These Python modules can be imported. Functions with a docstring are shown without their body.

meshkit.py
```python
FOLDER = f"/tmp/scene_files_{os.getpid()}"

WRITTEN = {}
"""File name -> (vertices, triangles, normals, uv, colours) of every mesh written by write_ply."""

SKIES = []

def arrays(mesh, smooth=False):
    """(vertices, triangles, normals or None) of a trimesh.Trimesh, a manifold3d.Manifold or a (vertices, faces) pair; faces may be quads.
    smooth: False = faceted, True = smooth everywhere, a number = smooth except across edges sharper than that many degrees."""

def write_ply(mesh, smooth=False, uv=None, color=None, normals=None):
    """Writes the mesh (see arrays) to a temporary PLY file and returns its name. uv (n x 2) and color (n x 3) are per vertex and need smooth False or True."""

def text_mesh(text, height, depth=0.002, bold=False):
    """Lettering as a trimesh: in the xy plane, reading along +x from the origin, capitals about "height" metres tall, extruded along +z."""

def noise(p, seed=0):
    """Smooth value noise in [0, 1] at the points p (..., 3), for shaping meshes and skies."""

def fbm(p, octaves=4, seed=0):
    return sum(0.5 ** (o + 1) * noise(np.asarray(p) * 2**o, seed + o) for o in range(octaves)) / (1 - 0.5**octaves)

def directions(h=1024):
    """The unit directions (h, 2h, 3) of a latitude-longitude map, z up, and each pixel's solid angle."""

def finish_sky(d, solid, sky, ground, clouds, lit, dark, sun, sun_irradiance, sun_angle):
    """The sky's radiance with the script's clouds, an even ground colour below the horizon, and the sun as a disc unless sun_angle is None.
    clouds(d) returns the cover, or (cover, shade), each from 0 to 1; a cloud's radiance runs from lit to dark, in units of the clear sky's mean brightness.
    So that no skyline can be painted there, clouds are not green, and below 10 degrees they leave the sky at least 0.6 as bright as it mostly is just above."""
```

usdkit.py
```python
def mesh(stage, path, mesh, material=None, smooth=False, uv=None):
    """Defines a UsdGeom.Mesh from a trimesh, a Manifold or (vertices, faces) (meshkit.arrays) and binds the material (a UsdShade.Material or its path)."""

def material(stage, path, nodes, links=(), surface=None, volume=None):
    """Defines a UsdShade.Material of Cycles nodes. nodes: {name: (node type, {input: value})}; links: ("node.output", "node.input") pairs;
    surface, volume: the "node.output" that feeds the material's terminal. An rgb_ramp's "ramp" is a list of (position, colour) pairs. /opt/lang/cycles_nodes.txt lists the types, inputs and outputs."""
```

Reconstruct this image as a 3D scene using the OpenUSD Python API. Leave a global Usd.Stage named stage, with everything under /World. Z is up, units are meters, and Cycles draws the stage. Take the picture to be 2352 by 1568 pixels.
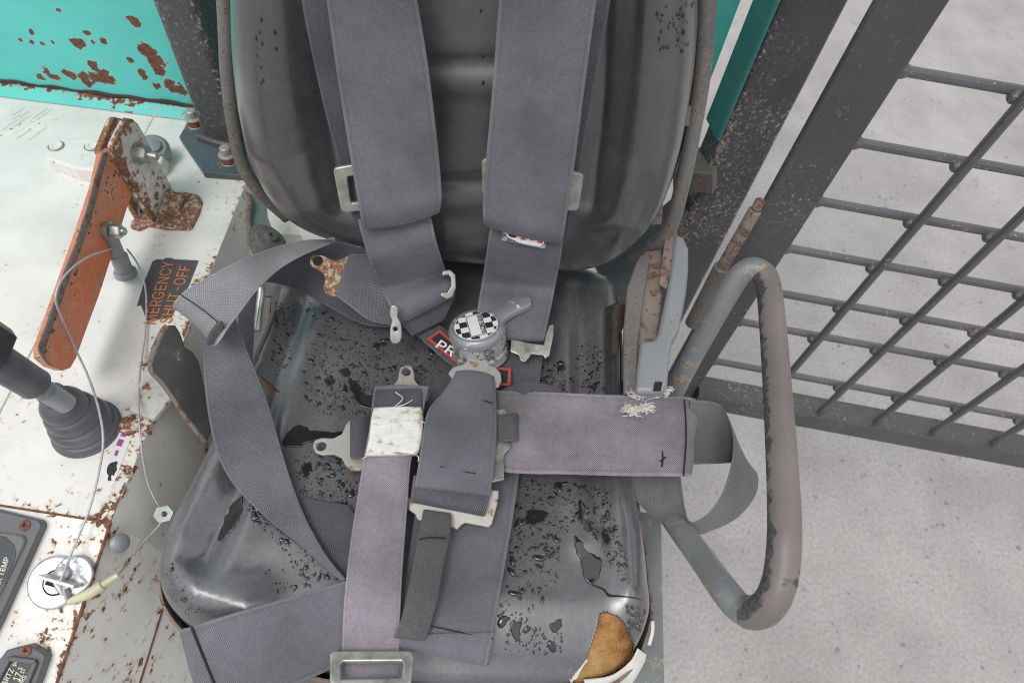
import math, random, numpy as np, trimesh, shapely, usdkit, meshkit
from shapely.geometry import Polygon, LineString, Point
from scipy.spatial import Delaunay
from pxr import Usd, UsdGeom, UsdLux, UsdShade, Gf, Sdf, Vt

stage = Usd.Stage.CreateInMemory()
UsdGeom.SetStageUpAxis(stage, 'Z'); UsdGeom.SetStageMetersPerUnit(stage, 1.0)
UsdGeom.Xform.Define(stage, '/World')
rng = np.random.default_rng(7); random.seed(7)

# ------------------------------------------------------------------ camera, sky, sun, exposure
F, CX, CY, PW = 1500., 1176., 784., 2352.          # lens in units of a 2352 wide picture
nz = lambda v: np.asarray(v, float) / np.linalg.norm(v)
_dn = nz([-153, 1000, F]); _df = np.array([94, -2233, F]); _df = nz(_df - _dn * (_df @ _dn)); _up = -_dn
R = np.array([np.cross(_df, _up), _df, _up])       # camera (right, down, forward) -> world
ray = lambda x, y: R @ np.array([(x - CX) / F, (y - CY) / F, 1.])
C = np.array([0, 0, .95]) - .6 * ray(950, 1050)
EXPOSURE = 0.02
cam = UsdGeom.Camera.Define(stage, '/World/camera')
right, down, fwd = R @ [1, 0, 0], R @ [0, 1, 0], R @ [0, 0, 1]
M4 = np.eye(4); M4[0, :3], M4[1, :3], M4[2, :3], M4[3, :3] = right, -down, -fwd, C
cam.AddTransformOp().Set(Gf.Matrix4d(M4.tolist()))
cam.CreateHorizontalApertureAttr(36.0); cam.CreateFocalLengthAttr(F / PW * 36)
cam.CreateFStopAttr(7.0); cam.CreateFocusDistanceAttr(0.6); cam.CreateExposureAttr(EXPOSURE)
cam.CreateClippingRangeAttr((0.02, 1000.0))

SUN_EL, SUN_AZ = math.radians(62), math.radians(-140)     # azimuth: atan2(x, y) towards the sun
sky_m = usdkit.material(stage, '/World/Looks/sky', {
    'geo': ('texture_coordinate', {}),
    's': ('sky_texture', {'sky_type': 'single_scattering', 'sun_disc': False, 'sun_elevation': SUN_EL, 'sun_rotation': SUN_AZ}),
    'n': ('noise_texture', {'scale': 2.2, 'detail': 5.0}),
    'r': ('rgb_ramp', {'ramp': [(.3, (5.2, 5.3, 5.5)), (.7, (10.4, 10.4, 10.5))]}),
    'e': ('separate_xyz', {}), 'el': ('map_range', {'from_min': 0., 'from_max': 1., 'to_min': .5, 'to_max': 1.5, 'clamp': True}), 'ov': ('mix', {'mix_type': 'multiply', 'fac': 1.}),   # an overcast sky is brighter overhead than at the horizon
    'x': ('mix', {'fac': .88}),
    'b': ('background_shader', {'strength': .13})},
    [('geo.generated', 'n.vector'), ('n.fac', 'r.fac'), ('geo.generated', 'e.vector'), ('e.z', 'el.value'), ('r.color', 'ov.color1'), ('el.result', 'ov.color2'), ('s.color', 'x.color1'), ('ov.color', 'x.color2'), ('x.color', 'b.color')], surface='b.background')
dome = UsdLux.DomeLight.Define(stage, '/World/sky')
UsdShade.MaterialBindingAPI.Apply(dome.GetPrim()).Bind(sky_m)
dome.GetPrim().SetCustomDataByKey('kind', 'structure'); dome.GetPrim().SetCustomDataByKey('label', 'pale overcast sky above the machine')
sun = UsdLux.DistantLight.Define(stage, '/World/sun')
sun.CreateNormalizeAttr(True); sun.CreateIntensityAttr(0.34); sun.CreateAngleAttr(24.0); sun.CreateColorAttr(Gf.Vec3f(1, .97, .93))
_s = np.array([math.sin(SUN_AZ) * math.cos(SUN_EL), math.cos(SUN_AZ) * math.cos(SUN_EL), math.sin(SUN_EL)])
_x = nz(np.cross([0, 0, 1], _s)); Ms = np.eye(4); Ms[0, :3], Ms[1, :3], Ms[2, :3] = _x, np.cross(_s, _x), _s
sun.AddTransformOp().Set(Gf.Matrix4d(Ms.tolist()))

# ------------------------------------------------------------------ placing helpers
def P(x, y, d): return C + ray(x, y) * d
def onz(x, y, z): r = ray(x, y); return C + r * (z - C[2]) / r[2]
def onpl(x, y, pl): r = ray(x, y); return C + r * ((pl[0] - C) @ pl[1]) / (r @ pl[1])
def plane3(a, b, c):
    n = nz(np.cross(b - a, c - a)); return (a, n if n @ (C - a) > 0 else -n)
def off(pl, h): return (pl[0] + pl[1] * h, pl[1])

# ------------------------------------------------------------------ stage helpers
taken = {}
def numbered(parent, name):
    k = parent + '/' + name; n = taken.get(k, 0); taken[k] = n + 1
    return k if n == 0 else f'{k}_{n:03d}'
def tag(p, label=None, cat=None, group=None, kind=None):
    for k, v in (('label', label), ('category', cat), ('group', group), ('kind', kind)):
        if v: p.SetCustomDataByKey(k, v)
    return p
def thing(name, label, cat, group=None):
    return tag(UsdGeom.Xform.Define(stage, numbered('/World', name)).GetPrim(), label, cat, group)
def obj(name, mesh, mat, parent=None, smooth=False, uv=None, label=None, wear=None, **kw):
    where = str(parent.GetPath()) if parent else '/World'
    if wear is not None and smooth not in (False, True):
        from scipy.spatial import cKDTree
        old = np.asarray(mesh.vertices); mesh = trimesh.graph.smooth_shade(mesh, angle=np.radians(smooth), facet_minarea=None)
        wear = np.asarray(wear)[cKDTree(old).query(np.asarray(mesh.vertices))[1]]; smooth = True
    m = usdkit.mesh(stage, numbered(where, name), mesh, mat, smooth=smooth, uv=uv)
    if wear is not None:
        UsdGeom.PrimvarsAPI(m).CreatePrimvar('wear', Sdf.ValueTypeNames.FloatArray, 'vertex').Set(Vt.FloatArray.FromNumpy(np.asarray(wear, np.float32)))
    return tag(m.GetPrim(), label, **kw)

# ------------------------------------------------------------------ shape helpers
def catmull(pts, n=8, closed=False):
    p = np.asarray(pts, float)
    if len(p) == 2 and not closed:
        t = np.linspace(0, 1, n + 1)[:, None]; return p[0] * (1 - t) + p[1] * t
    q = np.vstack([p[-1:], p, p[:2]]) if closed else np.vstack([2 * p[0] - p[1], p, 2 * p[-1] - p[-2]])
    out = []
    for i in range(len(q) - 3):
        a, b, c, d = q[i:i + 4]
        for t in np.arange(n) / n:
            out.append(.5 * (2 * b + (c - a) * t + (2 * a - 5 * b + 4 * c - d) * t * t + (3 * b - a - 3 * c + d) * t ** 3))
    if not closed: out.append(p[-1])
    return np.array(out)
def grid_faces(a, b, wrap=False):
    f = []
    for i in range(a - 1):
        j = np.arange(b if wrap else b - 1); k = (j + 1) % b
        f.append(np.stack([i * b + j, i * b + k, (i + 1) * b + k, (i + 1) * b + j], 1))
    return np.vstack(f)
def tri(f): f = np.asarray(f); return np.vstack([f[:, [0, 1, 2]], f[:, [0, 2, 3]]])
def tube(path, rad, seg=14, n=6, raw=False):
    c = np.asarray(path, float) if raw else catmull(path, n)
    r = np.broadcast_to(rad, len(c)) if np.ndim(rad) == 0 else np.interp(np.linspace(0, 1, len(c)), np.linspace(0, 1, len(rad)), rad)
    t = np.gradient(c, axis=0); t /= np.linalg.norm(t, axis=1)[:, None] + 1e-12
    u = nz(np.cross(t[0], [.3, .5, .81])); rings = []
    for i in range(len(c)):
        u = nz(u - t[i] * (u @ t[i])); w = np.cross(t[i], u)
        a = np.linspace(0, 2 * np.pi, seg, endpoint=False)
        rings.append(c[i] + r[i] * (np.cos(a)[:, None] * u + np.sin(a)[:, None] * w))
    rings = [np.repeat(c[:1], seg, 0)] + rings + [np.repeat(c[-1:], seg, 0)]
    v = np.vstack(rings); m = trimesh.Trimesh(v, tri(grid_faces(len(rings), seg, True)), process=True)
    return m
def lathe(profile, o, ax, seg=28, hexa=None):
    """profile: (radius, height) pairs along axis ax from o."""
    ax = nz(ax); u = nz(np.cross(ax, [.21, .37, .9] if abs(ax[2]) < .95 else [1, .1, 0])); w = np.cross(ax, u)
    a = np.linspace(0, 2 * np.pi, seg, endpoint=False)
    v = np.vstack([o + ax * h + r * (np.cos(a)[:, None] * u + np.sin(a)[:, None] * w) for r, h in profile])
    return trimesh.Trimesh(v, tri(grid_faces(len(profile), seg, True)), process=True)
def cyl(a, b, r, seg=20, bev=.15):
    a, b = np.asarray(a, float), np.asarray(b, float); L = np.linalg.norm(b - a); e = min(r * bev, L * .3)
    return lathe([(0, 0), (r - e, 0), (r, e), (r, L - e), (r - e, L), (0, L)], a, b - a, seg)
def hexnut(o, ax, r, h): return lathe([(0, 0), (r, 0), (r, h * .8), (r * .86, h), (0, h)], o, ax, 6)
def cat(*ms): return trimesh.util.concatenate(ms)
def beam(a, b, w, d, wv, bev=.0015):
    """box from a to b, w wide along wv, d deep."""
    a, b = np.asarray(a, float), np.asarray(b, float); t = nz(b - a); wv = nz(wv - t * (np.dot(wv, t))); dv = np.cross(t, wv)
    q = np.array([(-w / 2 + bev, -d / 2), (w / 2 - bev, -d / 2), (w / 2, -d / 2 + bev), (w / 2, d / 2 - bev), (w / 2 - bev, d / 2), (-w / 2 + bev, d / 2), (-w / 2, d / 2 - bev), (-w / 2, -d / 2 + bev)])
    ring = q[:, :1] * wv + q[:, 1:] * dv
    v = np.vstack([np.repeat([a], 8, 0), a + ring, b + ring, np.repeat([b], 8, 0)])
    return trimesh.Trimesh(v, tri(grid_faces(4, 8, True)), process=True)
def ribbon(st, n=8, m=8, th=.0017, crown=.0, wob=.0005, seed=0, raw=False):
    """webbing strap: st = list of (left point, right point) stations -> (mesh, uv)."""
    Lp, Rp = catmull([s[0] for s in st], n), catmull([s[1] for s in st], n)
    k = len(Lp); cen = (Lp + Rp) / 2
    t = np.gradient(cen, axis=0); t /= np.linalg.norm(t, axis=1)[:, None] + 1e-12
    W = Rp - Lp; nr = np.cross(t, W); nr /= np.linalg.norm(nr, axis=1)[:, None] + 1e-12
    s = np.concatenate([[0], np.cumsum(np.linalg.norm(np.diff(cen, axis=0), axis=1))]); wid = np.linalg.norm(W, axis=1).mean()
    f = np.concatenate([[0, .022], np.linspace(.075, .925, m - 3), [.978, 1]]) if m >= 6 else np.linspace(0, 1, m + 1); e = .5 - np.abs(f - .5)
    def layer(sg):
        out, uv = [], []
        for j, x in enumerate(f):
            p = Lp + W * x + nr * (crown * 4 * x * (1 - x))
            p = p + nr * ((meshkit.noise(p * 45, seed) - .5) * 2 * wob)[:, None]
            out.append(p + nr * sg * (th / 2 if 0 < j < m else th * .22)); uv.append(np.stack([np.full(k, x * wid), s], 1))
        return np.stack(out, 1).reshape(-1, 3), np.stack(uv, 1).reshape(-1, 2)
    a, ua = layer(1); b, ub = layer(-1); w = m + 1; N = k * w
    fa = grid_faces(k, w); fs = [fa, fa[:, ::-1] + N]
    i = np.arange(k - 1)
    for c0 in (0, m):
        A = i * w + c0; q = np.stack([A, A + w, A + w + N, A + N], 1); fs.append(q if c0 == 0 else q[:, ::-1])
    j = np.arange(m)
    for r0 in (0, k - 1):
        A = r0 * w + j; q = np.stack([A, A + 1, A + 1 + N, A + N], 1); fs.append(q[:, ::-1] if r0 == 0 else q)
    return trimesh.Trimesh(np.vstack([a, b]), tri(np.vstack(fs)), process=False), np.vstack([ua, ub])
def strap(name, st, mat, parent, label=None, **kw):
    mesh, uv = ribbon(st, **kw); x = uv[:, 0] / uv[:, 0].max(); x = np.minimum(x, 1 - x)
    return obj(name, mesh, mat, parent, smooth=True, uv=uv, label=label, wear=(x < .05).astype(float))
def resample(line, step):
    n = max(8, int(line.length / step)); return np.array([line.interpolate(i / n, normalized=True).coords[0] for i in range(n)])
def pillow(poly, hfun=None, r=.003, grid=.004, depth=.005, rings=None, flat_bottom=True):
    """rounded slab over a 2D polygon: z = hfun - fillet(r); skirt down by depth. -> trimesh in local coordinates"""
    rings = [0, .06, .2, .45, .75, 1.05] if rings is None else rings
    pts, nb, loops = [], 0, []
    for k in rings:
        g = poly.buffer(-k * r) if k else poly
        for pg in getattr(g, 'geoms', [g]):
            if pg.is_empty: continue
            for ln in [pg.exterior, *pg.interiors]:
                q = resample(ln, min(grid, max(r * .8, .0008)))
                if k == 0: loops.append((nb, len(q), ln is pg.exterior)); nb += len(q)
                pts.append(q)
    x0, y0, x1, y1 = poly.bounds
    g = np.stack(np.meshgrid(np.arange(x0, x1, grid), np.arange(y0, y1, grid)), -1).reshape(-1, 2)
    g = g + (np.arange(len(g)) % 7)[:, None] * 1e-6
    inn = shapely.contains(poly, shapely.points(g)); dist = shapely.distance(poly.boundary, shapely.points(g))
    g = g[inn & (dist > r * 1.1 + grid * .3)]
    pts = np.vstack(pts + [g]); pts, ix = np.unique(np.round(pts, 7), axis=0, return_inverse=True); ix = ix.ravel()
    t = Delaunay(pts).simplices; cen = pts[t].mean(1); t = t[shapely.contains(poly, shapely.points(cen))]
    d = np.minimum(shapely.distance(poly.boundary, shapely.points(pts)), r)
    z = (hfun(pts) if hfun else 0) - (r - np.sqrt(np.maximum(r * r - (r - d) ** 2, 0)))
    top = np.column_stack([pts, z]); a = top[t]; flip = np.cross(a[:, 1, :2] - a[:, 0, :2], a[:, 2, :2] - a[:, 0, :2]) < 0
    t[flip] = t[flip][:, ::-1]
    V, Fc = [top], [t]; n0 = len(top)
    for b, n, ext in loops:
        idx = ix[b:b + n]; low = top[idx].copy(); low[:, 2] -= depth
        V.append(low); j = np.arange(n); k = (j + 1) % n; lo = n0 + j; lk = n0 + k
        q = np.stack([idx[j], lo, lk, idx[k]], 1); Fc.append(tri(q)); n0 += n
    if flat_bottom:
        bot = top.copy(); bot[:, 2] -= depth + 0 * d; V.append(bot * [1, 1, 0] + [0, 0, 1] * (bot[:, 2:3])); Fc.append(t[:, ::-1] + n0)
    m = trimesh.Trimesh(np.vstack(V), np.vstack(Fc), process=True); m.merge_vertices(); return m
def frame(pl, xdir=(1, 0, 0)):
    n = pl[1]; x = np.asarray(xdir, float); x = nz(x - n * (x @ n)); return pl[0], x, np.cross(n, x), n
def to3(m, fr):
    m = m.copy(); v = np.asarray(m.vertices); m.vertices = fr[0] + v[:, :1] * fr[1] + v[:, 1:2] * fr[2] + v[:, 2:3] * fr[3]; return m
def to2(p, fr): p = np.asarray(p) - fr[0]; return np.stack([p @ fr[1], p @ fr[2]], -1)
def pixpoly(pix, pl, fr, rnd=0., smooth=0):
    q = to2([onpl(x, y, pl) for x, y in pix], fr)
    if smooth: q = catmull(q, smooth, closed=True)
    p = Polygon(q).buffer(0)
    if p.geom_type != 'Polygon': p = max(p.geoms, key=lambda g: g.area)
    if rnd: p = p.buffer(-rnd).buffer(2 * rnd).buffer(-rnd)
    if p.geom_type != 'Polygon': p = max(p.geoms, key=lambda g: g.area)
    return p
def plate(pix, pl, th=.004, bev=.0008, holes=(), rnd=.0, smooth=0, grid=.006):
    """flat plate whose top face lies on plane pl with the outline seen at pix; holes: (x, y, radius in metres)."""
    fr = frame(pl); p = pixpoly(pix, pl, fr, rnd, smooth)
    for x, y, r in holes: p = p.difference(Point(*to2([onpl(x, y, pl)], fr)[0]).buffer(r, 12))
    return to3(pillow(p, None, bev, grid, th - bev), fr)
def ptext(s, a, b, hgt, pl, depth=.0004, bold=True):
    """lettering on plane pl from pixel a to pixel b (its baseline), capitals hgt metres."""
    m = meshkit.text_mesh(s, .01, depth, bold); A, B = onpl(*a, pl), onpl(*b, pl); L = np.linalg.norm(B - A)
    v = np.array(m.vertices); v[:, 0] -= v[:, 0].min(); v[:, 0] *= L / v[:, 0].max(); v[:, 1] *= hgt / .01
    m.vertices = v; x = nz(B - A); return to3(m, (A, x, np.cross(pl[1], x), pl[1]))
def sheet(corners, step=.004):
    """bilinear patch of 4 corners -> (mesh, points)"""
    a, b, c, d = [np.asarray(q, float) for q in corners]
    n = max(2, int(max(np.linalg.norm(b - a), np.linalg.norm(c - d)) / step)); m = max(2, int(max(np.linalg.norm(d - a), np.linalg.norm(c - b)) / step))
    s, t = np.meshgrid(np.linspace(0, 1, n), np.linspace(0, 1, m)); s, t = s[..., None], t[..., None]
    v = ((a * (1 - s) + b * s) * (1 - t) + (d * (1 - s) + c * s) * t).reshape(-1, 3)
    return trimesh.Trimesh(v, tri(grid_faces(m, n)), process=False)
def seglen(p, a, b):
    a, b = np.asarray(a), np.asarray(b); t = np.clip(((p - a) @ (b - a)) / ((b - a) @ (b - a)), 0, 1); return np.linalg.norm(p - (a + t[:, None] * (b - a)), axis=1)
def polydist(p, line): return np.min([seglen(p, line[i], line[i + 1]) for i in range(len(line) - 1)], axis=0)

# ------------------------------------------------------------------ materials
def mat(name, nodes, links, surface='p.BSDF'): return usdkit.material(stage, '/World/Looks/' + name, nodes, links, surface=surface)
def simple(name, col, rough=.5, metal=0., var=.25, scale=60., bump=.0, bscale=400., spec=.5):
    c = np.array(col)
    return mat(name, {'g': ('geometry', {}), 'n': ('noise_texture', {'scale': scale, 'detail': 5.}), 'b': ('noise_texture', {'scale': bscale, 'detail': 3.}),
        'r': ('rgb_ramp', {'ramp': [(.3, tuple(c * (1 - var))), (.7, tuple(np.minimum(c * (1 + var), .95)))]}),
        'rr': ('map_range', {'from_min': .3, 'from_max': .7, 'to_min': rough * .8, 'to_max': min(rough * 1.2, 1)}),
        'u': ('bump', {'strength': bump, 'distance': .001}),
        'p': ('principled_bsdf', {'metallic': metal, 'specular_ior_level': spec})},
        [('g.position', 'n.vector'), ('g.position', 'b.vector'), ('n.fac', 'r.fac'), ('n.fac', 'rr.value'), ('r.color', 'p.base_color'), ('rr.result', 'p.roughness'), ('b.fac', 'u.height'), ('u.normal', 'p.normal')])
def worn(name, base, under=(.14, .07, .044), halo=(.5, .33, .16), thr=.66, scale=90., clump=9., rough=.4, metal=0., wear_gain=.45, soft=.03, halo_w=.08, dirt=.12, spec=.5, streak=None, speck=None):
    """painted metal whose paint is lost in ragged patches; the mesh's 'wear' primvar says where more of it is lost."""
    b = np.array(base)
    nodes = {'g': ('geometry', {}), 'mp': ('mapping', {'scale': streak or (1., 1., 1.)}), 'n': ('noise_texture', {'scale': scale, 'detail': 6., 'roughness': .62}), 'k': ('noise_texture', {'scale': clump, 'detail': 3.}),
        'w': ('attribute', {'attribute': 'wear'}), 'k2': ('math', {'math_type': 'multiply_add', 'value2': .42, 'value3': -.21}), 's': ('math', {'math_type': 'add'}),
        'wg': ('math', {'math_type': 'multiply', 'value2': wear_gain}), 't': ('math', {'math_type': 'add'}),
        'm': ('map_range', {'from_min': thr, 'from_max': thr + soft, 'clamp': True}), 'h': ('map_range', {'from_min': thr - halo_w, 'from_max': thr, 'to_max': .55, 'clamp': True}),
        'd': ('noise_texture', {'scale': 14., 'detail': 6.}), 'dr': ('rgb_ramp', {'ramp': [(.3, tuple(b * (1 - dirt))), (.65, tuple(b))]}),
        'rc': ('noise_texture', {'scale': 330., 'detail': 4.}), 'rr': ('rgb_ramp', {'ramp': [(.3, tuple(np.array(under) * .55)), (.7, tuple(np.array(under) * 1.7))]}),
        'x1': ('mix', {'color2': halo}), 'x2': ('mix', {}), 'ro': ('map_range', {'to_min': rough, 'to_max': .85}), 'inv': ('map_range', {'to_min': 1., 'to_max': 0.}),
        'hh': ('math', {'math_type': 'multiply_add', 'value2': .5}), 'u': ('bump', {'strength': .35, 'distance': .0006}), 'mt': ('map_range', {'to_min': metal, 'to_max': 0.}),
        'p': ('principled_bsdf', {'specular_ior_level': spec})}
    links = [('g.position', 'mp.vector'), ('mp.vector', 'n.vector'), ('g.position', 'k.vector'), ('k.fac', 'k2.value1'), ('n.fac', 's.value1'), ('k2.value', 's.value2'), ('w.fac', 'wg.value1'), ('s.value', 't.value1'), ('wg.value', 't.value2'),
        ('t.value', 'm.value'), ('t.value', 'h.value'), ('g.position', 'd.vector'), ('d.fac', 'dr.fac'), ('g.position', 'rc.vector'), ('rc.fac', 'rr.fac'), ('dr.color', 'x1.color1'), ('h.result', 'x1.fac'), ('x1.color', 'x2.color1'), ('rr.color', 'x2.color2'), ('m.result', 'x2.fac'),
        ('x2.color', 'p.base_color'), ('m.result', 'ro.value'), ('ro.result', 'p.roughness'), ('m.result', 'inv.value'), ('rc.fac', 'hh.value1'), ('inv.result', 'hh.value3'), ('hh.value', 'u.height'), ('u.normal', 'p.normal'), ('m.result', 'mt.value'), ('mt.result', 'p.metallic')]
    return mat(name, nodes, links)
def webbing(name, dark, light, tint=None, pitch=.00095, fade=(.76, 1.26), amount=.5):
    k = math.pi / pitch
    nodes = {'tc': ('texture_coordinate', {}), 'sp': ('separate_xyz', {}), 'g': ('geometry', {}),
        'a': ('math', {'math_type': 'multiply', 'value2': k}), 'b': ('math', {'math_type': 'multiply', 'value2': k}), 'sa': ('math', {'math_type': 'sine'}), 'sb': ('math', {'math_type': 'sine'}),
        'pr': ('math', {'math_type': 'multiply'}), 'h': ('map_range', {'from_min': -.6, 'from_max': 1., 'clamp': True}),
        'f': ('noise_texture', {'scale': 420., 'detail': 3.}), 'h2': ('math', {'math_type': 'multiply_add', 'value2': .5}), 'h3': ('math', {'math_type': 'subtract', 'value2': .25, 'use_clamp': True}),
        'x': ('mix', {'color1': dark, 'color2': light}), 'n': ('noise_texture', {'scale': 16., 'detail': 5., 'roughness': .6}),
        'v': ('rgb_ramp', {'ramp': [(.3, (fade[0],) * 3), (.7, tuple(np.array(tint or (1, 1, 1)) * fade[1]))]}), 'y': ('mix', {'mix_type': 'multiply', 'fac': 1.}),
        'w': ('attribute', {'attribute': 'wear'}), 'wr': ('rgb_ramp', {'ramp': [(0., (1, 1, 1)), (.5, (.86, .86, .86)), (1., (1.22, 1.2, 1.17))]}), 'z': ('mix', {'mix_type': 'multiply', 'fac': 1.}), 'u': ('bump', {'strength': .4, 'distance': .0006}), 'p': ('principled_bsdf', {'roughness': .75, 'specular_ior_level': .3, 'sheen_weight': .12, 'sheen_roughness': .4})}
    links = [('tc.UV', 'sp.vector'), ('sp.x', 'a.value1'), ('sp.y', 'b.value1'), ('a.value', 'sa.value1'), ('b.value', 'sb.value1'), ('sa.value', 'pr.value1'), ('sb.value', 'pr.value2'), ('pr.value', 'h.value'),
        ('g.position', 'f.vector'), ('f.fac', 'h2.value1'), ('h.result', 'h2.value3'), ('h2.value', 'h3.value1'), ('h3.value', 'x.fac'), ('g.position', 'n.vector'), ('n.fac', 'v.fac'), ('x.color', 'y.color1'), ('v.color', 'y.color2'), ('w.fac', 'wr.fac'), ('y.color', 'z.color1'), ('wr.color', 'z.color2'), ('z.color', 'p.base_color'), ('h3.value', 'u.height'), ('u.normal', 'p.normal')]
    return mat(name, nodes, links)

WEB = webbing('grey_webbing', (.066, .064, .074), (.20, .197, .22))
WEBL = webbing('pale_grey_webbing', (.16, .16, .168), (.31, .31, .32))
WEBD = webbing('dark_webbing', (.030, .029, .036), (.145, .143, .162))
WEBP = webbing('faded_webbing', (.105, .098, .105), (.315, .30, .32), tint=(1.02, .97, 1.02), fade=(.62, 1.3))
WEBO = webbing('olive_webbing', (.065, .065, .066), (.20, .20, .20))
WEBK = webbing('black_webbing', (.028, .028, .03), (.15, .15, .153), pitch=.0008)
STITCH = simple('dark_thread', (.012, .012, .014), .9)
THREAD = simple('white_thread', (.62, .6, .56), .9)
TAPE = mat('white_tape', {'g': ('geometry', {}), 'n': ('noise_texture', {'scale': 120., 'detail': 6.}), 'mp': ('mapping', {'scale': (60., 900., 300.)}), 'w': ('noise_texture', {'scale': 1., 'detail': 3.}), 'mp2': ('mapping', {'rotation': (0, 0, .5), 'scale': (25., 160., 25.)}), 'c': ('noise_texture', {'scale': 1.6, 'detail': 4.}),
    'r': ('rgb_ramp', {'ramp': [(.25, (.28, .25, .2)), (.42, (.62, .61, .57)), (.7, (.74, .73, .7))]}), 'cr': ('rgb_ramp', {'ramp': [(.3, (.4, .38, .34)), (.38, (1, 1, 1))]}), 'mx': ('mix', {'mix_type': 'multiply', 'fac': 1.}), 'u': ('bump', {'strength': .6, 'distance': .0007}), 'p': ('principled_bsdf', {'roughness': .8, 'specular_ior_level': .2})},
    [('g.position', 'n.vector'), ('g.position', 'mp.vector'), ('mp.vector', 'w.vector'), ('g.position', 'mp2.vector'), ('mp2.vector', 'c.vector'), ('n.fac', 'r.fac'), ('c.fac', 'cr.fac'), ('r.color', 'mx.color1'), ('cr.color', 'mx.color2'), ('mx.color', 'p.base_color'), ('w.fac', 'u.height'), ('u.normal', 'p.normal')])
def vinyl(name, c0, c1, c2, r0, r1, coat):
    return mat(name, {'g': ('geometry', {}), 'v': ('voronoi_texture', {'scale': 900., 'feature': 'f1'}), 'n': ('noise_texture', {'scale': 11., 'detail': 6., 'roughness': .6}), 'n2': ('noise_texture', {'scale': 260., 'detail': 4.}), 'mp': ('mapping', {'rotation': (.3, .2, .6), 'scale': (40., 700., 200.)}), 'sc': ('noise_texture', {'scale': 1., 'detail': 2.}),
    'c': ('rgb_ramp', {'ramp': [(.30, c0), (.5, c1), (.72, c2)]}), 'c2': ('rgb_ramp', {'ramp': [(.35, (.8, .8, .8)), (.7, (1.18, 1.18, 1.18))]}), 'mx': ('mix', {'mix_type': 'multiply', 'fac': 1.}),
    'r': ('map_range', {'from_min': .3, 'from_max': .7, 'to_min': r0, 'to_max': r1}), 'ad': ('math', {'math_type': 'multiply_add', 'value2': .35}), 'u': ('bump', {'strength': .07, 'distance': .0004}), 'p': ('principled_bsdf', {'specular_ior_level': 1., 'coat_weight': coat, 'coat_roughness': .30})},
    [('g.position', 'v.vector'), ('g.position', 'n.vector'), ('g.position', 'n2.vector'), ('g.position', 'mp.vector'), ('mp.vector', 'sc.vector'), ('n.fac', 'c.fac'), ('n2.fac', 'c2.fac'), ('c.color', 'mx.color1'), ('c2.color', 'mx.color2'), ('mx.color', 'p.base_color'), ('n.fac', 'r.value'), ('r.result', 'p.roughness'), ('sc.fac', 'ad.value1'), ('v.distance', 'ad.value3'), ('ad.value', 'u.height'), ('u.normal', 'p.normal')])
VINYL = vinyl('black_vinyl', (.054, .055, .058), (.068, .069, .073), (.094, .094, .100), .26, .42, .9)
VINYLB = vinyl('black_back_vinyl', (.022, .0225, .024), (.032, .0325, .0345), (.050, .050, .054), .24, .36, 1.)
WATER = mat('water', {'p': ('principled_bsdf', {'base_color': (.012, .012, .013), 'roughness': .02, 'ior': 1.42, 'specular_ior_level': 1.})}, [])
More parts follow.
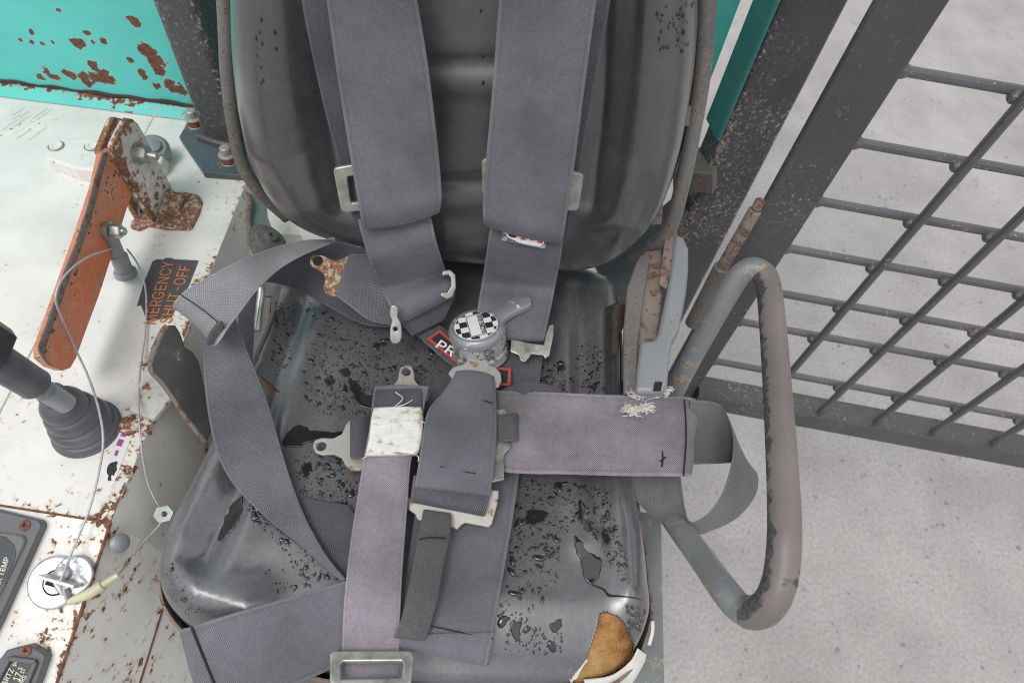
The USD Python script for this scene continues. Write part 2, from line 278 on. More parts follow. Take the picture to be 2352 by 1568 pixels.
FOAM = mat('yellow_foam', {'g': ('geometry', {}), 'n': ('noise_texture', {'scale': 45., 'detail': 7., 'roughness': .65}), 'f': ('noise_texture', {'scale': 480., 'detail': 5.}), 'r': ('rgb_ramp', {'ramp': [(.28, (.16, .062, .018)), (.5, (.36, .19, .07)), (.75, (.5, .33, .15))]}), 'u': ('bump', {'strength': 1., 'distance': .0025}), 'p': ('principled_bsdf', {'roughness': .95, 'specular_ior_level': .1})},
    [('g.position', 'n.vector'), ('g.position', 'f.vector'), ('n.fac', 'r.fac'), ('r.color', 'p.base_color'), ('f.fac', 'u.height'), ('u.normal', 'p.normal')])
LINING = simple('white_lining', (.6, .58, .53), .85, var=.12, scale=90, bump=.4, bscale=900)
WHITE = worn('white_paint', (.76, .75, .715), thr=.700, scale=150., clump=13., rough=.38, dirt=.18, halo=(.58, .44, .25), halo_w=.10)
WHITEG = worn('aged_white_paint', (.76, .75, .70), thr=.70, scale=150., clump=16., rough=.4, dirt=.15, streak=(1., .55, .7))
TEAL = worn('teal_paint', (.105, .59, .535), under=(.13, .055, .035), halo=(.40, .50, .40), thr=.80, scale=75., clump=9., rough=.35, wear_gain=.5, halo_w=.075, dirt=.12)
SLATE = worn('slate_paint', (.075, .10, .115), under=(.3, .2, .15), thr=.68, scale=200., clump=20., rough=.4, halo_w=.05)
TEALD = worn('dark_teal_paint', (.05, .20, .185), thr=.70, scale=220., clump=20., rough=.4)
BLACK = worn('black_frame_paint', (.066, .064, .069), under=(.32, .27, .22), halo=(.16, .16, .165), thr=.70, scale=240., clump=11., rough=.42, halo_w=.13, dirt=.25)
BLACKR = worn('rust_specked_black_paint', (.085, .087, .094), under=(.30, .17, .11), halo=(.13, .125, .12), thr=.648, scale=260., clump=18., rough=.33, halo_w=.05, dirt=.3, spec=.7)
ORANGE = worn('orange_paint', (.66, .185, .085), under=(.10, .05, .038), halo=(.47, .37, .25), thr=.672, scale=150., clump=22., rough=.4, halo_w=.19, dirt=.15)
RUSTW = worn('rusty_white_paint', (.60, .60, .585), under=(.2, .095, .055), thr=.60, scale=130., clump=35., rough=.5, halo_w=.14, halo=(.45, .33, .2))
RUST = simple('rust', (.17, .075, .045), .9, var=.6, scale=160, bump=.6, bscale=500)
RUSTW2 = worn('rusty_weld_paint', (.62, .6, .56), under=(.2, .085, .045), thr=.44, scale=160., clump=60., rough=.7, halo_w=.16, halo=(.5, .33, .2))
RUSTP = worn('rusted_steel', (.235, .19, .165), under=(.13, .08, .062), halo=(.22, .175, .15), thr=.53, scale=120., clump=40., rough=.65, halo_w=.12, dirt=.35)
RUSTD = simple('dark_rust', (.05, .032, .027), .9, var=.5, scale=120, bump=.4)
TUBEG = worn('grey_tube_paint', (.22, .23, .235), under=(.26, .16, .06), halo=(.45, .4, .26), thr=.645, scale=110., clump=26., rough=.42, halo_w=.05, dirt=.3)
TUBEB = worn('brown_tube_paint', (.20, .172, .163), under=(.055, .053, .056), halo=(.16, .15, .148), thr=.76, soft=.07, scale=75., clump=22., rough=.45, halo_w=.12, dirt=.3, wear_gain=.7)
FRAMEG = worn('grey_frame_steel', (.155, .152, .147), under=(.15, .09, .06), halo=(.22, .2, .17), thr=.6, scale=170., clump=30., rough=.55, halo_w=.1, dirt=.35)
STEEL = simple('zinc_steel', (.37, .38, .345), .32, metal=.7, var=.3, scale=70, bump=.1)
STEELR = worn('rust_spotted_plate', (.37, .37, .34), under=(.24, .125, .07), halo=(.38, .29, .21), thr=.60, scale=130., clump=40., rough=.4, metal=.25, halo_w=.1)
TANGR = worn('rusty_plate', (.48, .42, .34), under=(.205, .10, .06), halo=(.36, .25, .16), thr=.44, scale=200., clump=70., rough=.6, halo_w=.15)
ALU = worn('scuffed_grey_casting', (.285, .297, .31), under=(.15, .15, .155), halo=(.36, .36, .36), thr=.66, scale=120., clump=20., rough=.45, metal=.2, halo_w=.08, dirt=.18)
BUCK = worn('scuffed_dark_metal', (.36, .365, .37), under=(.10, .102, .108), halo=(.45, .45, .45), thr=.5, scale=120., clump=55., rough=.4, metal=.3, halo_w=.03, dirt=.2)
CAPM = worn('scuffed_pewter', (.26, .265, .272), under=(.5, .5, .5), halo=(.4, .4, .4), thr=.64, scale=140., clump=55., rough=.36, metal=.35, halo_w=.04, dirt=.2)
CHROME = simple('bright_steel', (.46, .46, .47), .34, metal=.65, var=.2, scale=160, bump=.15)
RUBBER = simple('black_rubber', (.095, .097, .104), .42, var=.3, scale=40, bump=.12)
BLACKP = simple('black_plastic', (.03, .03, .033), .35, var=.2, bump=.1)
PLASTIC = simple('grey_plastic', (.085, .088, .094), .45, var=.15, bump=.2, bscale=900)
GLASSF = mat('dial_glass', {'p': ('principled_bsdf', {'base_color': (.06, .065, .07), 'roughness': .08})}, [])
SCRN = simple('meter_face', (.045, .047, .045), .25, var=.1)
CREAM = simple('cream_print', (.55, .54, .42), .6, var=.05)
INK = simple('black_ink', (.018, .018, .02), .6, var=.05)
DECALK = worn('faded_black_decal', (.085, .08, .09), under=(.65, .65, .63), halo=(.07, .07, .075), thr=.73, scale=170., clump=25., rough=.5, halo_w=.02, dirt=.2)
DECALO = worn('orange_print', (.60, .21, .06), under=(.5, .4, .3), halo=(.5, .22, .09), thr=.80, scale=170., clump=25., rough=.5, halo_w=.02, dirt=.15)
WPRINT = simple('white_print', (.68, .68, .67), .5, var=.06)
RED = simple('red_stitching', (.42, .06, .055), .8, var=.25, scale=300, bump=.5, bscale=900)
PURPLE = simple('purple_print', (.30, .075, .22), .6, var=.2)
SLEEVE = simple('yellowed_sleeve', (.50, .50, .33), .4, var=.15)
CABLE = simple('grey_cable', (.46, .46, .47), .5, metal=.3, var=.25, scale=500)
NYLON = simple('white_nylon', (.58, .66, .64), .35, var=.08)
HOOKM = worn('scuffed_black_plate', (.055, .054, .053), under=(.19, .185, .18), halo=(.10, .10, .10), thr=.66, scale=55., clump=30., rough=.42, halo_w=.1, dirt=.3)
def ground_mat():
    return mat('concrete_ground', {'g': ('geometry', {}), 'a': ('noise_texture', {'scale': 3., 'detail': 6., 'roughness': .6}), 'b': ('noise_texture', {'scale': 120., 'detail': 6., 'roughness': .75}), 'v': ('voronoi_texture', {'scale': 75., 'randomness': 1.}), 'w': ('voronoi_texture', {'scale': 23.}), 's': ('noise_texture', {'scale': 9., 'detail': 6., 'roughness': .7}),
        'ar': ('rgb_ramp', {'ramp': [(.30, (.265, .252, .244)), (.70, (.385, .37, .358))]}), 'br': ('rgb_ramp', {'ramp': [(.32, (.74, .74, .74)), (.5, (1, 1, 1)), (.68, (1.2, 1.2, 1.2))]}), 'vr': ('rgb_ramp', {'ramp': [(0., (1.12, 1.12, 1.11)), (.10, (1, 1, 1))]}), 'wr': ('rgb_ramp', {'ramp': [(.0, (.72, .72, .73)), (.06, (.95, .95, .95)), (.1, (1, 1, 1))]}), 'sr': ('rgb_ramp', {'ramp': [(.30, (.68, .68, .68)), (.38, (1, 1, 1))]}),
        'm1': ('mix', {'mix_type': 'multiply', 'fac': 1.}), 'm2': ('mix', {'mix_type': 'multiply', 'fac': .8}), 'm3': ('mix', {'mix_type': 'multiply', 'fac': .8}), 'm4': ('mix', {'mix_type': 'multiply', 'fac': .8}), 'u': ('bump', {'strength': .5, 'distance': .004}), 'p': ('principled_bsdf', {'roughness': .85, 'specular_ior_level': .3})},
        [('g.position', 'a.vector'), ('g.position', 'b.vector'), ('g.position', 'v.vector'), ('g.position', 'w.vector'), ('g.position', 's.vector'), ('a.fac', 'ar.fac'), ('b.fac', 'br.fac'), ('v.distance', 'vr.fac'), ('w.distance', 'wr.fac'), ('s.fac', 'sr.fac'), ('ar.color', 'm1.color1'), ('br.color', 'm1.color2'), ('m1.color', 'm2.color1'), ('vr.color', 'm2.color2'), ('m2.color', 'm3.color1'), ('wr.color', 'm3.color2'), ('m3.color', 'm4.color1'), ('sr.color', 'm4.color2'), ('m4.color', 'p.base_color'), ('b.fac', 'u.height'), ('u.normal', 'p.normal')])

# ------------------------------------------------------------------ ground
g = sheet([(-400, -400, 0), (400, -400, 0), (400, 400, 0), (-400, 400, 0)], 40)
obj('ground', g, ground_mat(), kind='structure', label='pale grey speckled concrete ground beside the machine')

peb, nv0 = [], 0
ico = trimesh.creation.icosphere(1, 1.)
PV, PF = [], []
for i in range(1500):
    x, y = rng.uniform(.35, 3.2), rng.uniform(-.3, 3.6); q = rng.lognormal(-5.85, .35)
    v_ = ico.vertices * (1 + .35 * (rng.random((len(ico.vertices), 1)) - .5)) * [q, q * rng.uniform(.6, 1), q * .45]; a = rng.uniform(0, 6.3)
    v_ = np.column_stack([v_[:, 0] * math.cos(a) - v_[:, 1] * math.sin(a), v_[:, 0] * math.sin(a) + v_[:, 1] * math.cos(a), v_[:, 2]]) + [x, y, q * .12]
    PV.append(v_); PF.append(ico.faces + nv0); nv0 += len(v_)
obj('grit', trimesh.Trimesh(np.vstack(PV), np.vstack(PF), process=False), mat('grit_stone', {'g': ('geometry', {}), 'r': ('rgb_ramp', {'ramp': [(0., (.21, .205, .20)), (.5, (.31, .297, .285)), (1., (.46, .45, .43))]}), 'p': ('principled_bsdf', {'roughness': .85})}, [('g.random_per_island', 'r.fac'), ('r.color', 'p.base_color')]), smooth=True, kind='stuff', label='loose grit and small stones lying on the concrete')

# ------------------------------------------------------------------ machine body
ZC = .93
top = (np.array([0, 0, ZC]), np.array([0, 0, 1.]))
body = thing('machine_body', 'white and teal painted steel machine body with rust spots, left of the black seat', 'machine body')
wA, wB = onz(20, 188, ZC + .012), onz(437, 242, ZC + .012)
wn = nz(np.cross(wB - wA, [0, 0, 1])); wn = wn if wn @ (C - wA) > 0 else -wn
wall = (wA, wn)
wdir = nz(wB - wA)
eR = onpl(1690, 30, wall); sR = (eR - wA) @ wdir
# teal rear wall
wl = sheet([wA - wdir * .25, wA + wdir * sR, wA + wdir * sR + [0, 0, .42], wA - wdir * .25 + [0, 0, .42]], .003)
pts = np.asarray(wl.vertices); wear = np.zeros(len(pts))
def blob(px, py, r, amp=1.): 
    global wear
    q = onpl(px, py, wall); wear = np.maximum(wear, amp * np.exp(-(np.linalg.norm(pts - q, axis=1) / (r * .85)) ** 2))
for a in [(178, 104, .012), (188, 100, .010), (168, 96, .008), (307, 48, .010), (313, 53, .007), (343, 122, .016), (358, 140, .016), (368, 160, .014), (330, 118, .012), (325, 168, .009), (332, 176, .008), (134, 23, .006), (48, 92, .006), (72, 74, .006), (74, 98, .006), (95, 100, .006), (120, 97, .006), (203, 76, .007), (212, 95, .007), (237, 95, .007), (215, 148, .009), (218, 158, .008), (298, 138, .006), (110, 165, .014), (92, 178, .012), (125, 176, .012), (150, 168, .010), (165, 174, .012), (190, 176, .012), (215, 178, .012), (238, 178, .014), (250, 184, .012), (398, 202, .016), (415, 205, .014), (360, 195, .01), (200, 190, .01)]: blob(*a)
hgt = pts[:, 2] - wA[2]
wear = np.maximum(wear, .60 * np.exp(-hgt / .006))
obj('rear_panel', wl, TEAL, body, wear=wear, label='teal panel with rust patches')
led = sheet([wA - wdir * .25 + wn * .019 - [0, 0, .0100], wA + wdir * .46 + wn * .017 - [0, 0, .0100], wA + wdir * .46 + [0, 0, .0] - wn * .002, wA - wdir * .25 + [0, 0, .0] - wn * .002], .003)
pts = np.asarray(led.vertices); dd = (pts - wA) @ wn
obj('panel_lip', led, TEAL, body, wear=.62 * np.exp(-dd / .008) + .22, label='teal lip along the foot of the panel')
cd_ = [wA + wdir * t + wn * .001 + [0, 0, .0012 + .0012 * math.sin(t * 130)] for t in np.linspace(-.2, .44, 60)]
obj('crease_dirt', tube(cd_, list(.0009 + .0022 * meshkit.noise(np.column_stack([np.arange(60) * .37, np.zeros(60), np.zeros(60)]), 8)), 7, 1), RUSTD, body, label='dark dirt and rust along the foot of the teal panel')
# console top: split along its seam
E0, E1 = onz(562, 425, ZC), onz(255, 1200, ZC)
ed = nz(E1 - E0); E0b = E0 - ed * .06
fA, fB = onz(0, 1160, ZC), E1
fd = nz(fB - fA); fAb = fA - fd * .35
sA, sB = onz(358, 259, ZC), onz(0, 946, ZC); sd = nz(sB - sA); sAb, sBb = sA - sd * .03, sB + sd * .12
wl2, wr2 = wA - wdir * .25 + wn * .005, wA + wdir * .62 + wn * .005
wl2[2] = wr2[2] = ZC
bl = fAb
def inter(a, d, b, e):
    t = np.linalg.solve(np.array([[d[0], -e[0]], [d[1], -e[1]]]), (b - a)[:2]); return a + d * t[0]
s_top = inter(sA, sd, wA + wn * .005, wdir); s_top[2] = ZC; s_bot = inter(sA, sd, fA, fd); s_bot[2] = ZC
gap = np.array([-sd[1], sd[0], 0]) * .0012
e_top = inter(E0, ed, wA + wn * .005, wdir); e_top[2] = ZC
def console(a, b, c, d, label=None):
    m = sheet([a, b, c, d], .003); p = np.asarray(m.vertices)
    w = .42 * np.exp(-seglen(p, E0, E1) / .010) + .40 * np.exp(-seglen(p, fAb, fB) / .012) + .18 * np.exp(-seglen(p, s_top, s_bot) / .006)
    for x, y, r, am in [(375, 810, .016, .5), (300, 975, .020, .62), (330, 985, .015, .6), (350, 830, .012, .5), (60, 730, .03, .12), (180, 860, .03, .1)]:
        w = np.maximum(w, am * np.exp(-(np.linalg.norm(p - onz(x, y, ZC), axis=1) / r) ** 2))
    obj('console_top', m, WHITE, body, wear=w, label=label)
console(wl2, s_top - gap, s_bot - gap, fAb, 'white console top, left of its seam')
console(s_top + gap, e_top, fB, s_bot + gap, 'white console top strip with rusty edge, right of the seam')
# grey shaded side wall under the console edge, and the deck behind the seat
for nm, a, b, dz in (('side_panel', E0b, E1, .33),):
    m = sheet([a - [0, 0, .001], b - [0, 0, .001], b - [-.06, 0, dz], a - [-.06, 0, dz]], .004); p = np.asarray(m.vertices)
    obj(nm, m, WHITEG, body, wear=.30 * np.exp(-(ZC - p[:, 2]) / .006) + .1 * np.exp(-seglen(p, E1, E1 - [0, 0, .3]) / .02))
deck = sheet([(-.26, .30, .895), (.20, .34, .895), (.20, .52, .895), (-.26, .50, .895)], .01)
obj('rear_deck', deck, WHITE, body, label='white deck behind the seat')
obj('deck_rail', beam((-.2, .275, .885), (-.06, .285, .885), .03, .02, [0, 1, 0]), FRAMEG, body)
# dash panel and the lower side
dC = onz(128, 1575, .885); dD = onz(-250, 1500, .885)
dash = plane3(fA, fB, dC)
k = nz(dC - fB); dC2 = fB + k * .3; dD2 = fAb + k * .3
m = sheet([fAb, fB, dC2, dD2], .003); p = np.asarray(m.vertices)
w = .42 * np.exp(-seglen(p, fB, dC2) / .009) + .30 * np.exp(-seglen(p, fAb, fB) / .010)
for x, y, r, am in [(130, 1240, .010, .33), (180, 1250, .012, .33), (150, 1270, .01, .2), (100, 1255, .01, .25), (215, 1290, .012, .3), (45, 1420, .008, .35), (110, 1455, .01, .42), (80, 1460, .008, .4), (140, 1440, .012, .4), (125, 1480, .01, .35), (35, 1475, .006, .3)]:
    w = np.maximum(w, .85 * am * np.exp(-(np.linalg.norm(p - onpl(x, y, dash), axis=1) / r) ** 2))
obj('dash_panel', m, WHITE, body, wear=w, label='sloping white dash panel with rust spots')
lowd = np.array([0, 0, -1.])
m = sheet([fB + [0, 0, -.002], dC2 + [0, 0, -.002], dC2 + [0.02, 0, -.11], fB + [.020, 0, -.11]], .003); p = np.asarray(m.vertices)
w = .42 * np.exp(-seglen(p, fB, dC2) / .008) + .14 + .3 * np.exp(-seglen(p, p[-1], fB + [.002, 0, -.11]) / .004)
obj('lower_side_panel', m, WHITEG, body, wear=w, label='rust specked lower side panel under the dash')
m = sheet([fB + [.0203, 0, -.1105], dC2 + [.0203, 0, -.1105], dC2 + [.06, 0, -.35], fB + [.0636, 0, -.35]], .004); p = np.asarray(m.vertices)
obj('lower_side_panel', m, WHITEG, body, wear=.12 + .4 * np.exp(-(p[:, 2].max() - p[:, 2]) / .004) + .3 * np.exp(-np.abs(p[:, 2] - p[:, 2].max() + .055) / .002))
# seams as thin rusty weld beads
obj('weld_bead', tube([fB + [.0203, 0, -.11], dC2 + [.0203, 0, -.11]], .0012, 8), RUST, body)
obj('weld_bead', tube([fB + [0, 0, .0005], fB + k * .1, fB + k * .29], .0013, 8), RUST, body)
obj('weld_bead', tube([fAb + [0, 0, .0], (fAb + fB) / 2, fB], .001, 8), RUST, body)
obj('rivet', lathe([(.0085, 0), (.0082, .001), (.006, .0035), (.003, .0048), (0, .005)], onpl(260, 1243, dash) + [.004, 0, -.004], nz(np.array([.8, -.2, .6]))), ALU, body)
# floor and side step
obj('floor_plate', trimesh.creation.box(extents=(.5, .8, .02), transform=trimesh.transformations.translation_matrix((-.02, .05, .60))), FRAMEG, body, label='grey steel floor under the seat')
st0, st1 = onz(1468, 1170, .84), onz(1493, 1650, .84); st2, st3 = onz(1527, 1650, .84), onz(1518, 1180, .84)
stm = cat(sheet([st0 + [-.06, 0, 0], st3, st2, st1 + [-.06, 0, 0]], .006), sheet([st3, st2, st2 - [0, 0, .25], st3 - [0, 0, .25]], .006))
obj('side_step', stm, TUBEG, body, label='worn grey steel sill right of the seat')
# raised flap at the console edge
fl = (onz(330, 900, ZC + .012), nz([.12, -.05, 1]))
obj('edge_flap', plate([(334, 842), (364, 814), (402, 905), (352, 964), (294, 940)], fl, .006, .002, rnd=.003, grid=.003), RUSTW, body, label='raised white flap with rust behind it')
wfr = frame(off(top, .0018))
obj('rust_weld', to3(pillow(pixpoly([(272, 968), (290, 958), (310, 964), (332, 960), (350, 972), (340, 984), (352, 992), (330, 996), (312, 990), (295, 1000), (280, 992), (268, 990)], off(top, .0018), wfr, smooth=3), lambda q: .0035 * meshkit.fbm(np.column_stack([q * 240, q[:, 0] * 0]), 3), .0012, .0012, .004), wfr), RUSTW2, body, smooth=True, label='lumpy rusty weld at the console edge')
sc_ = []
for i in range(12):
    x, y = rng.uniform(0, 95), rng.uniform(245, 310); L = rng.uniform(18, 45)
    sc_.append(tube([onz(x, y + L * .55, ZC + .0001), onz(x + L * .45, y + L * .25, ZC + .0001), onz(x + L, y - L * .12, ZC + .0001)], .00035, 5, 4))
obj('scratches', cat(*sc_), simple('brown_scratch', (.58, .5, .42), .7), body, label='brown scratches in the white paint')
# decals
dk = off(top, .0006)
dec = obj('warning_decal', plate([(350, 600), (360, 595), (375, 596), (380, 592), (395, 592), (398, 595), (456, 598), (447, 622), (434, 655), (412, 690), (393, 730), (337, 735), (330, 718), (323, 700), (314, 703), (330, 650)], dk, .0005, .0001, grid=.004), DECALK, body, label='torn dark decal lettered EMERGENCY SHUT-OFF in orange')
obj('lettering', ptext('MERGENCY', (357, 744), (401, 601), .0120, off(dk, .0004), .0003, False), DECALO, dec)
obj('lettering', ptext('SHUT-OFF', (392, 742), (439, 612), .0120, off(dk, .0004), .0003, False), DECALO, dec)
dec = obj('speed_decal', plate([(276, 985), (307, 988), (260, 1113), (228, 1110)], dk, .0005, .0001, grid=.004, rnd=.0015), WPRINT, body, label='white decal with purple bars and a tortoise')
for q in ([(282, 988), (295, 990), (288, 1003), (276, 1001)], [(273, 1007), (285, 1010), (278, 1025), (266, 1022)], [(266, 1033), (273, 1034), (268, 1047), (262, 1045)]):
    obj('bar', plate(q, off(dk, .0004), .0003, .0001), PURPLE, dec)
obj('tortoise', plate([(267, 1058), (270, 1063), (267, 1068), (268, 1078), (263, 1086), (261, 1092), (257, 1090), (254, 1095), (256, 1101), (250, 1104), (247, 1099), (249, 1092), (246, 1087), (245, 1078), (249, 1067), (257, 1061), (263, 1060)], off(dk, .0004), .0003, .0001, smooth=3), INK, dec)

# ------------------------------------------------------------------ posts
def post(pl_pt, cx_pix, wv, w, d, z0, z1):
    a = np.array([pl_pt[0], pl_pt[1], z0]); b = a.copy(); b[2] = z1; return a, b
lp = thing('roll_bar_post', 'scuffed black square post bolted to the white console, left of the backrest', 'post')
bp = (np.array([0, 0, ZC + .009]), np.array([0, 0, 1.]))
# foot of the post: front face from pixel (467,320) to (548,340)
pa, pb = onz(467, 319, ZC + .010), onz(552, 338, ZC + .010)
dx = nz(pb - pa); dy = np.array([-dx[1], dx[0], 0]); pc = (pa + pb) / 2 + dy * .031
lw = np.linalg.norm(pb - pa)
def squaretube(c0, c1, ax, w, d, r=.006):
    ay = np.array([-ax[1], ax[0], 0]); q = Polygon([(-w/2, -d/2), (w/2, -d/2), (w/2, d/2), (-w/2, d/2)]).buffer(-r).buffer(r, 5)
    pts = resample(q.exterior, .0018); zs = np.linspace(c0[2], c1[2], 60)
    v = np.vstack([np.array([c0[0], c0[1], z]) + pts[:, :1] * ax + pts[:, 1:] * ay for z in zs])
    return trimesh.Trimesh(v, tri(grid_faces(len(zs), len(pts), True)), process=False), pts
m, q = squaretube(pc, np.array([pc[0], pc[1], 2.10]), dx, lw, .062)
p = np.asarray(m.vertices); loc = (p - pc); ex = np.abs(loc @ dx) - lw / 2; ey = np.abs(loc @ dy) - .031
w = .2 * np.exp(-np.abs(np.hypot(np.minimum(ex + .004, 0), np.minimum(ey + .004, 0))) / .003) + .12 * np.exp(-((loc[:, 2] - .13) / .08) ** 2)
obj('post_tube', m, BLACK, lp, smooth=True, wear=w)
obj('base_plate', plate([(440, 262), (411, 314), (467, 396), (620, 408), (640, 290), (530, 255)], bp, .008, .001), SLATE, lp, label='dark plate under the post')
obj('weld', tube([pa + dy * .0 - dx * .004 + [0, 0, .002], (pa + pb) / 2 - dy * .004 + [0, 0, .002], pb - dy * .002 + dx * .003 + [0, 0, .002]], .0055, 10), BLACK, lp)
for x, y, h in ((450, 288, .02), (527, 372, .022)):
    o = onz(x, y, ZC + .009)
    b = obj('bolt', cat(lathe([(0, 0), (.010, 0), (.010, .002), (.0085, .003), (.0085, .010), (.010, .0105), (.010, .0125), (.0065, .0135), (0, .0135)], o, [0, 0, 1]), lathe([(.0062, .013), (.0062, .022), (.0045, .0235), (0, .0235)], o, [0, 0, 1])), STEELR, lp, smooth=25)
    obj('rust_ring', lathe([(.0095, 0.0022), (.0096, .006), (.0088, .0098)], o, [0, 0, 1]), RUST, lp)

rp = thing('roll_bar_post', 'black square post with teal flank and scraped paint, right of the backrest', 'post')
d0 = .60
ra, rb = P(1800, 0, d0), P(1955, 0, d0)                # top corners of its front face at the frame's upper edge
ra = P(1800, 0, d0); rb = onz(1955, 0, ra[2])
rdx = nz(rb - ra); rdy = np.array([-rdx[1], rdx[0], 0]); rw = np.linalg.norm(rb - ra); rc = (ra + rb) / 2 + rdy * .021
m, q = squaretube(np.array([rc[0], rc[1], .62]), np.array([rc[0], rc[1], 2.10]), rdx, rw, .042)
p = np.asarray(m.vertices); loc = p - rc; ex = np.abs(loc @ rdx) - rw / 2; ey = np.abs(loc @ rdy) - .021
zt = onpl(1740, 300, (ra, -rdy))[2]
w = .2 * np.exp(-np.abs(np.hypot(np.minimum(ex + .004, 0), np.minimum(ey + .004, 0))) / .003) + .26 * np.exp(-((p[:, 2] - zt) / .045) ** 2) + .17 * np.exp(-((p[:, 2] - zt + .14) / .1) ** 2)
obj('post_tube', m, BLACK, rp, smooth=True, wear=w)
gl = rc - rdx * (rw / 2 + .0016)
gl2 = np.array([gl[0], gl[1], onpl(1645, 325, (ra, -rdy))[2]]); gl3 = np.array([gl[0], gl[1], 2.09])
obj('flank_plate', beam(gl2 - rdx * .002, gl3 - rdx * .002, .040, .005, rdy), TEALD, rp, label='teal painted flank of the post')
br0, br1 = P(1560, 385, .80), P(1650, 395, .78)
obj('bracket', beam(br0, br1, .03, .05, [0, 0, 1]), FRAMEG, rp, label='grey bracket welded to the post')

og = thing('overhead_guard', 'dark steel canopy plate carried by the two posts high above the seat', 'canopy')
obj('roof_plate', to3(pillow(shapely.box(-.40, .10, .62, .95).buffer(-.03).buffer(.03), None, .004, .05, .008), (np.array([0, 0, 2.112]), np.array([1., 0, 0]), np.array([0, 1., 0]), np.array([0, 0, 1.]))), BLACK, og, smooth=30)
for y in (.16, .52, .88): obj('cross_bar', beam((-.38, y, 2.118 + .02), (.60, y, 2.118 + .02), .05, .04, [0, 1, 0], .004), BLACK, og)

# ------------------------------------------------------------------ mesh gate
gate = thing('mesh_gate', 'black steel gate of welded round bars hinged at the right post', 'gate')
gz = None
gA = P(1640, 905, .95); gz = gA[2]; gB = onz(2352, 1037, gz)
gx = nz(gB - gA); gn = nz(np.cross(gx, [0, 0, 1])); gn = gn if gn @ (C - gA) > 0 else -gn
gp = (gA, gn)
def gpt(s, t): return gA + gx * s + np.array([0, 0, 1.]) * t
def gst(x, y): q = onpl(x, y, gp) - gA; return q @ gx, q[2]
sl, sr_ = gst(1542, 845)[0], gst(1630, 845)[0]; slw = sr_ - sl
def wearbeam(name, a, b, w, d, wv, mt, lab=None):
    obj(name, beam(a, b, w, d, wv), mt, gate, label=lab)
wearbeam('stile', gpt((sl + sr_) / 2, -.016), gpt((sl + sr_) / 2, .8), slw, .009, gx, BLACK, 'flat black upright at the hinge')
hz0 = gst(1640, 905)[1]
wearbeam('bottom_rail', gpt(sr_ + .0005, 0), gpt(1.25, 0), .035, .035, np.array([0, 0, 1.]), BLACK)
BR = .0046
for x, y in [(2070, 168), (1965, 333), (1880, 468), (1815, 577), (1751, 672), (1700, 744), (1652, 836)]:
    t = gst(x, y)[1]
    obj('bar', tube([gpt(sr_ - .002, t) - gn * .004, gpt(.65, t) - gn * .004, gpt(1.25, t) - gn * .004], BR, 10, 10), BLACKR, gate)
    obj('weld', lathe([(BR * 1.5, 0), (BR * 1.45, .003), (BR * 1.05, .007)], gpt(sr_, t) - gn * .004, gx, 10), BLACKR, gate)
    hb = t
    for i, vx in enumerate([(1762, 908), (1892, 926), (2020, 950), (2148, 976), (2282, 1004), (2420, 1040), (2560, 1060)]):
        s = gst(*vx)[0]
        obj('weld', trimesh.creation.icosphere(1, .0062).apply_transform(trimesh.transformations.translation_matrix(gpt(s - .003, t - .003) + gn * .0005)), BLACKR, gate)
for vx in [(1762, 908), (1892, 926), (2020, 950), (2148, 976), (2282, 1004), (2420, 1040), (2560, 1060)]:
    s = gst(*vx)[0]
    obj('bar', tube([gpt(s, -.008) + gn * .0075, gpt(s, .4) + gn * .0075, gpt(s, .8) + gn * .0075], BR * 1.02, 10, 12), BLACKR, gate)
# hinge pin
ha, hm, hb = P(1735, 482, .64), P(1660, 612, .70), P(1590, 745, .77)
h1 = obj('hinge_pin', cyl(ha, hm, .0066, 18), RUSTP, gate, smooth=30, label='rusty hinge pin')
obj('pin_end', cyl(ha + nz(ha - hm) * .002, ha + nz(ha - hm) * .012, .0050), RUSTP, gate, smooth=30)
obj('hinge_barrel', cyl(hm, hb, .0092, 20), FRAMEG, gate, smooth=30)

# ------------------------------------------------------------------ seat
Z0 = .95
def wpx(l, z=Z0): return np.array([onz(x, y, z)[:2] for x, y in l])
RID = [([(655, 674), (616, 785), (590, 860), (530, 1000), (480, 1100), (425, 1210), (405, 1290), (450, 1365), (560, 1400)], .009, .017),
       ([(692, 700), (652, 810), (612, 920), (575, 1050), (525, 1150), (458, 1275)], -.008, .014),
       ([(730, 700), (690, 800), (652, 900), (622, 1050), (580, 1180), (525, 1320), (600, 1400)], .004, .018),
       ([(1385, 660), (1384, 800), (1388, 900), (1415, 1100), (1442, 1250), (1450, 1360)], .009, .015),
       ([(1334, 660), (1338, 800), (1342, 900), (1372, 1100), (1385, 1200)], -.006, .012),
       ([(1292, 660), (1297, 800), (1300, 900), (1325, 1100), (1345, 1240)], .004, .014)]
RID = [(wpx(l), a, w) for l, a, w in RID]
PAN = wpx([(1000, 950), (900, 1330), (590, 1330), (1250, 1380)])
def seat_h(q):
    q = np.atleast_2d(q)[:, :2]; z = np.full(len(q), Z0)
    for l, a, w in RID: z = z + a * np.exp(-(polydist(q, l) / w) ** 2)
    z = z - .007 * np.exp(-(np.linalg.norm((q - PAN[0]) / [.10, .11], axis=1)) ** 2) - .003 * np.exp(-(np.linalg.norm((q - PAN[2]) / [.05, .03], axis=1)) ** 2)
    z = z - .02 * np.clip((-.115 - q[:, 1]) / .05, 0, 1) ** 2
    z = z + .0012 * (meshkit.fbm(np.column_stack([q * 28, q[:, 0] * 0 + 3]), 3, 5) - .5)
    return z
_gx, _gy = np.arange(-.40, .40, .0015), np.arange(-.50, .42, .0015)
_exact = seat_h
_gz = _exact(np.stack(np.meshgrid(_gx, _gy, indexing='ij'), -1).reshape(-1, 2)).reshape(len(_gx), len(_gy))
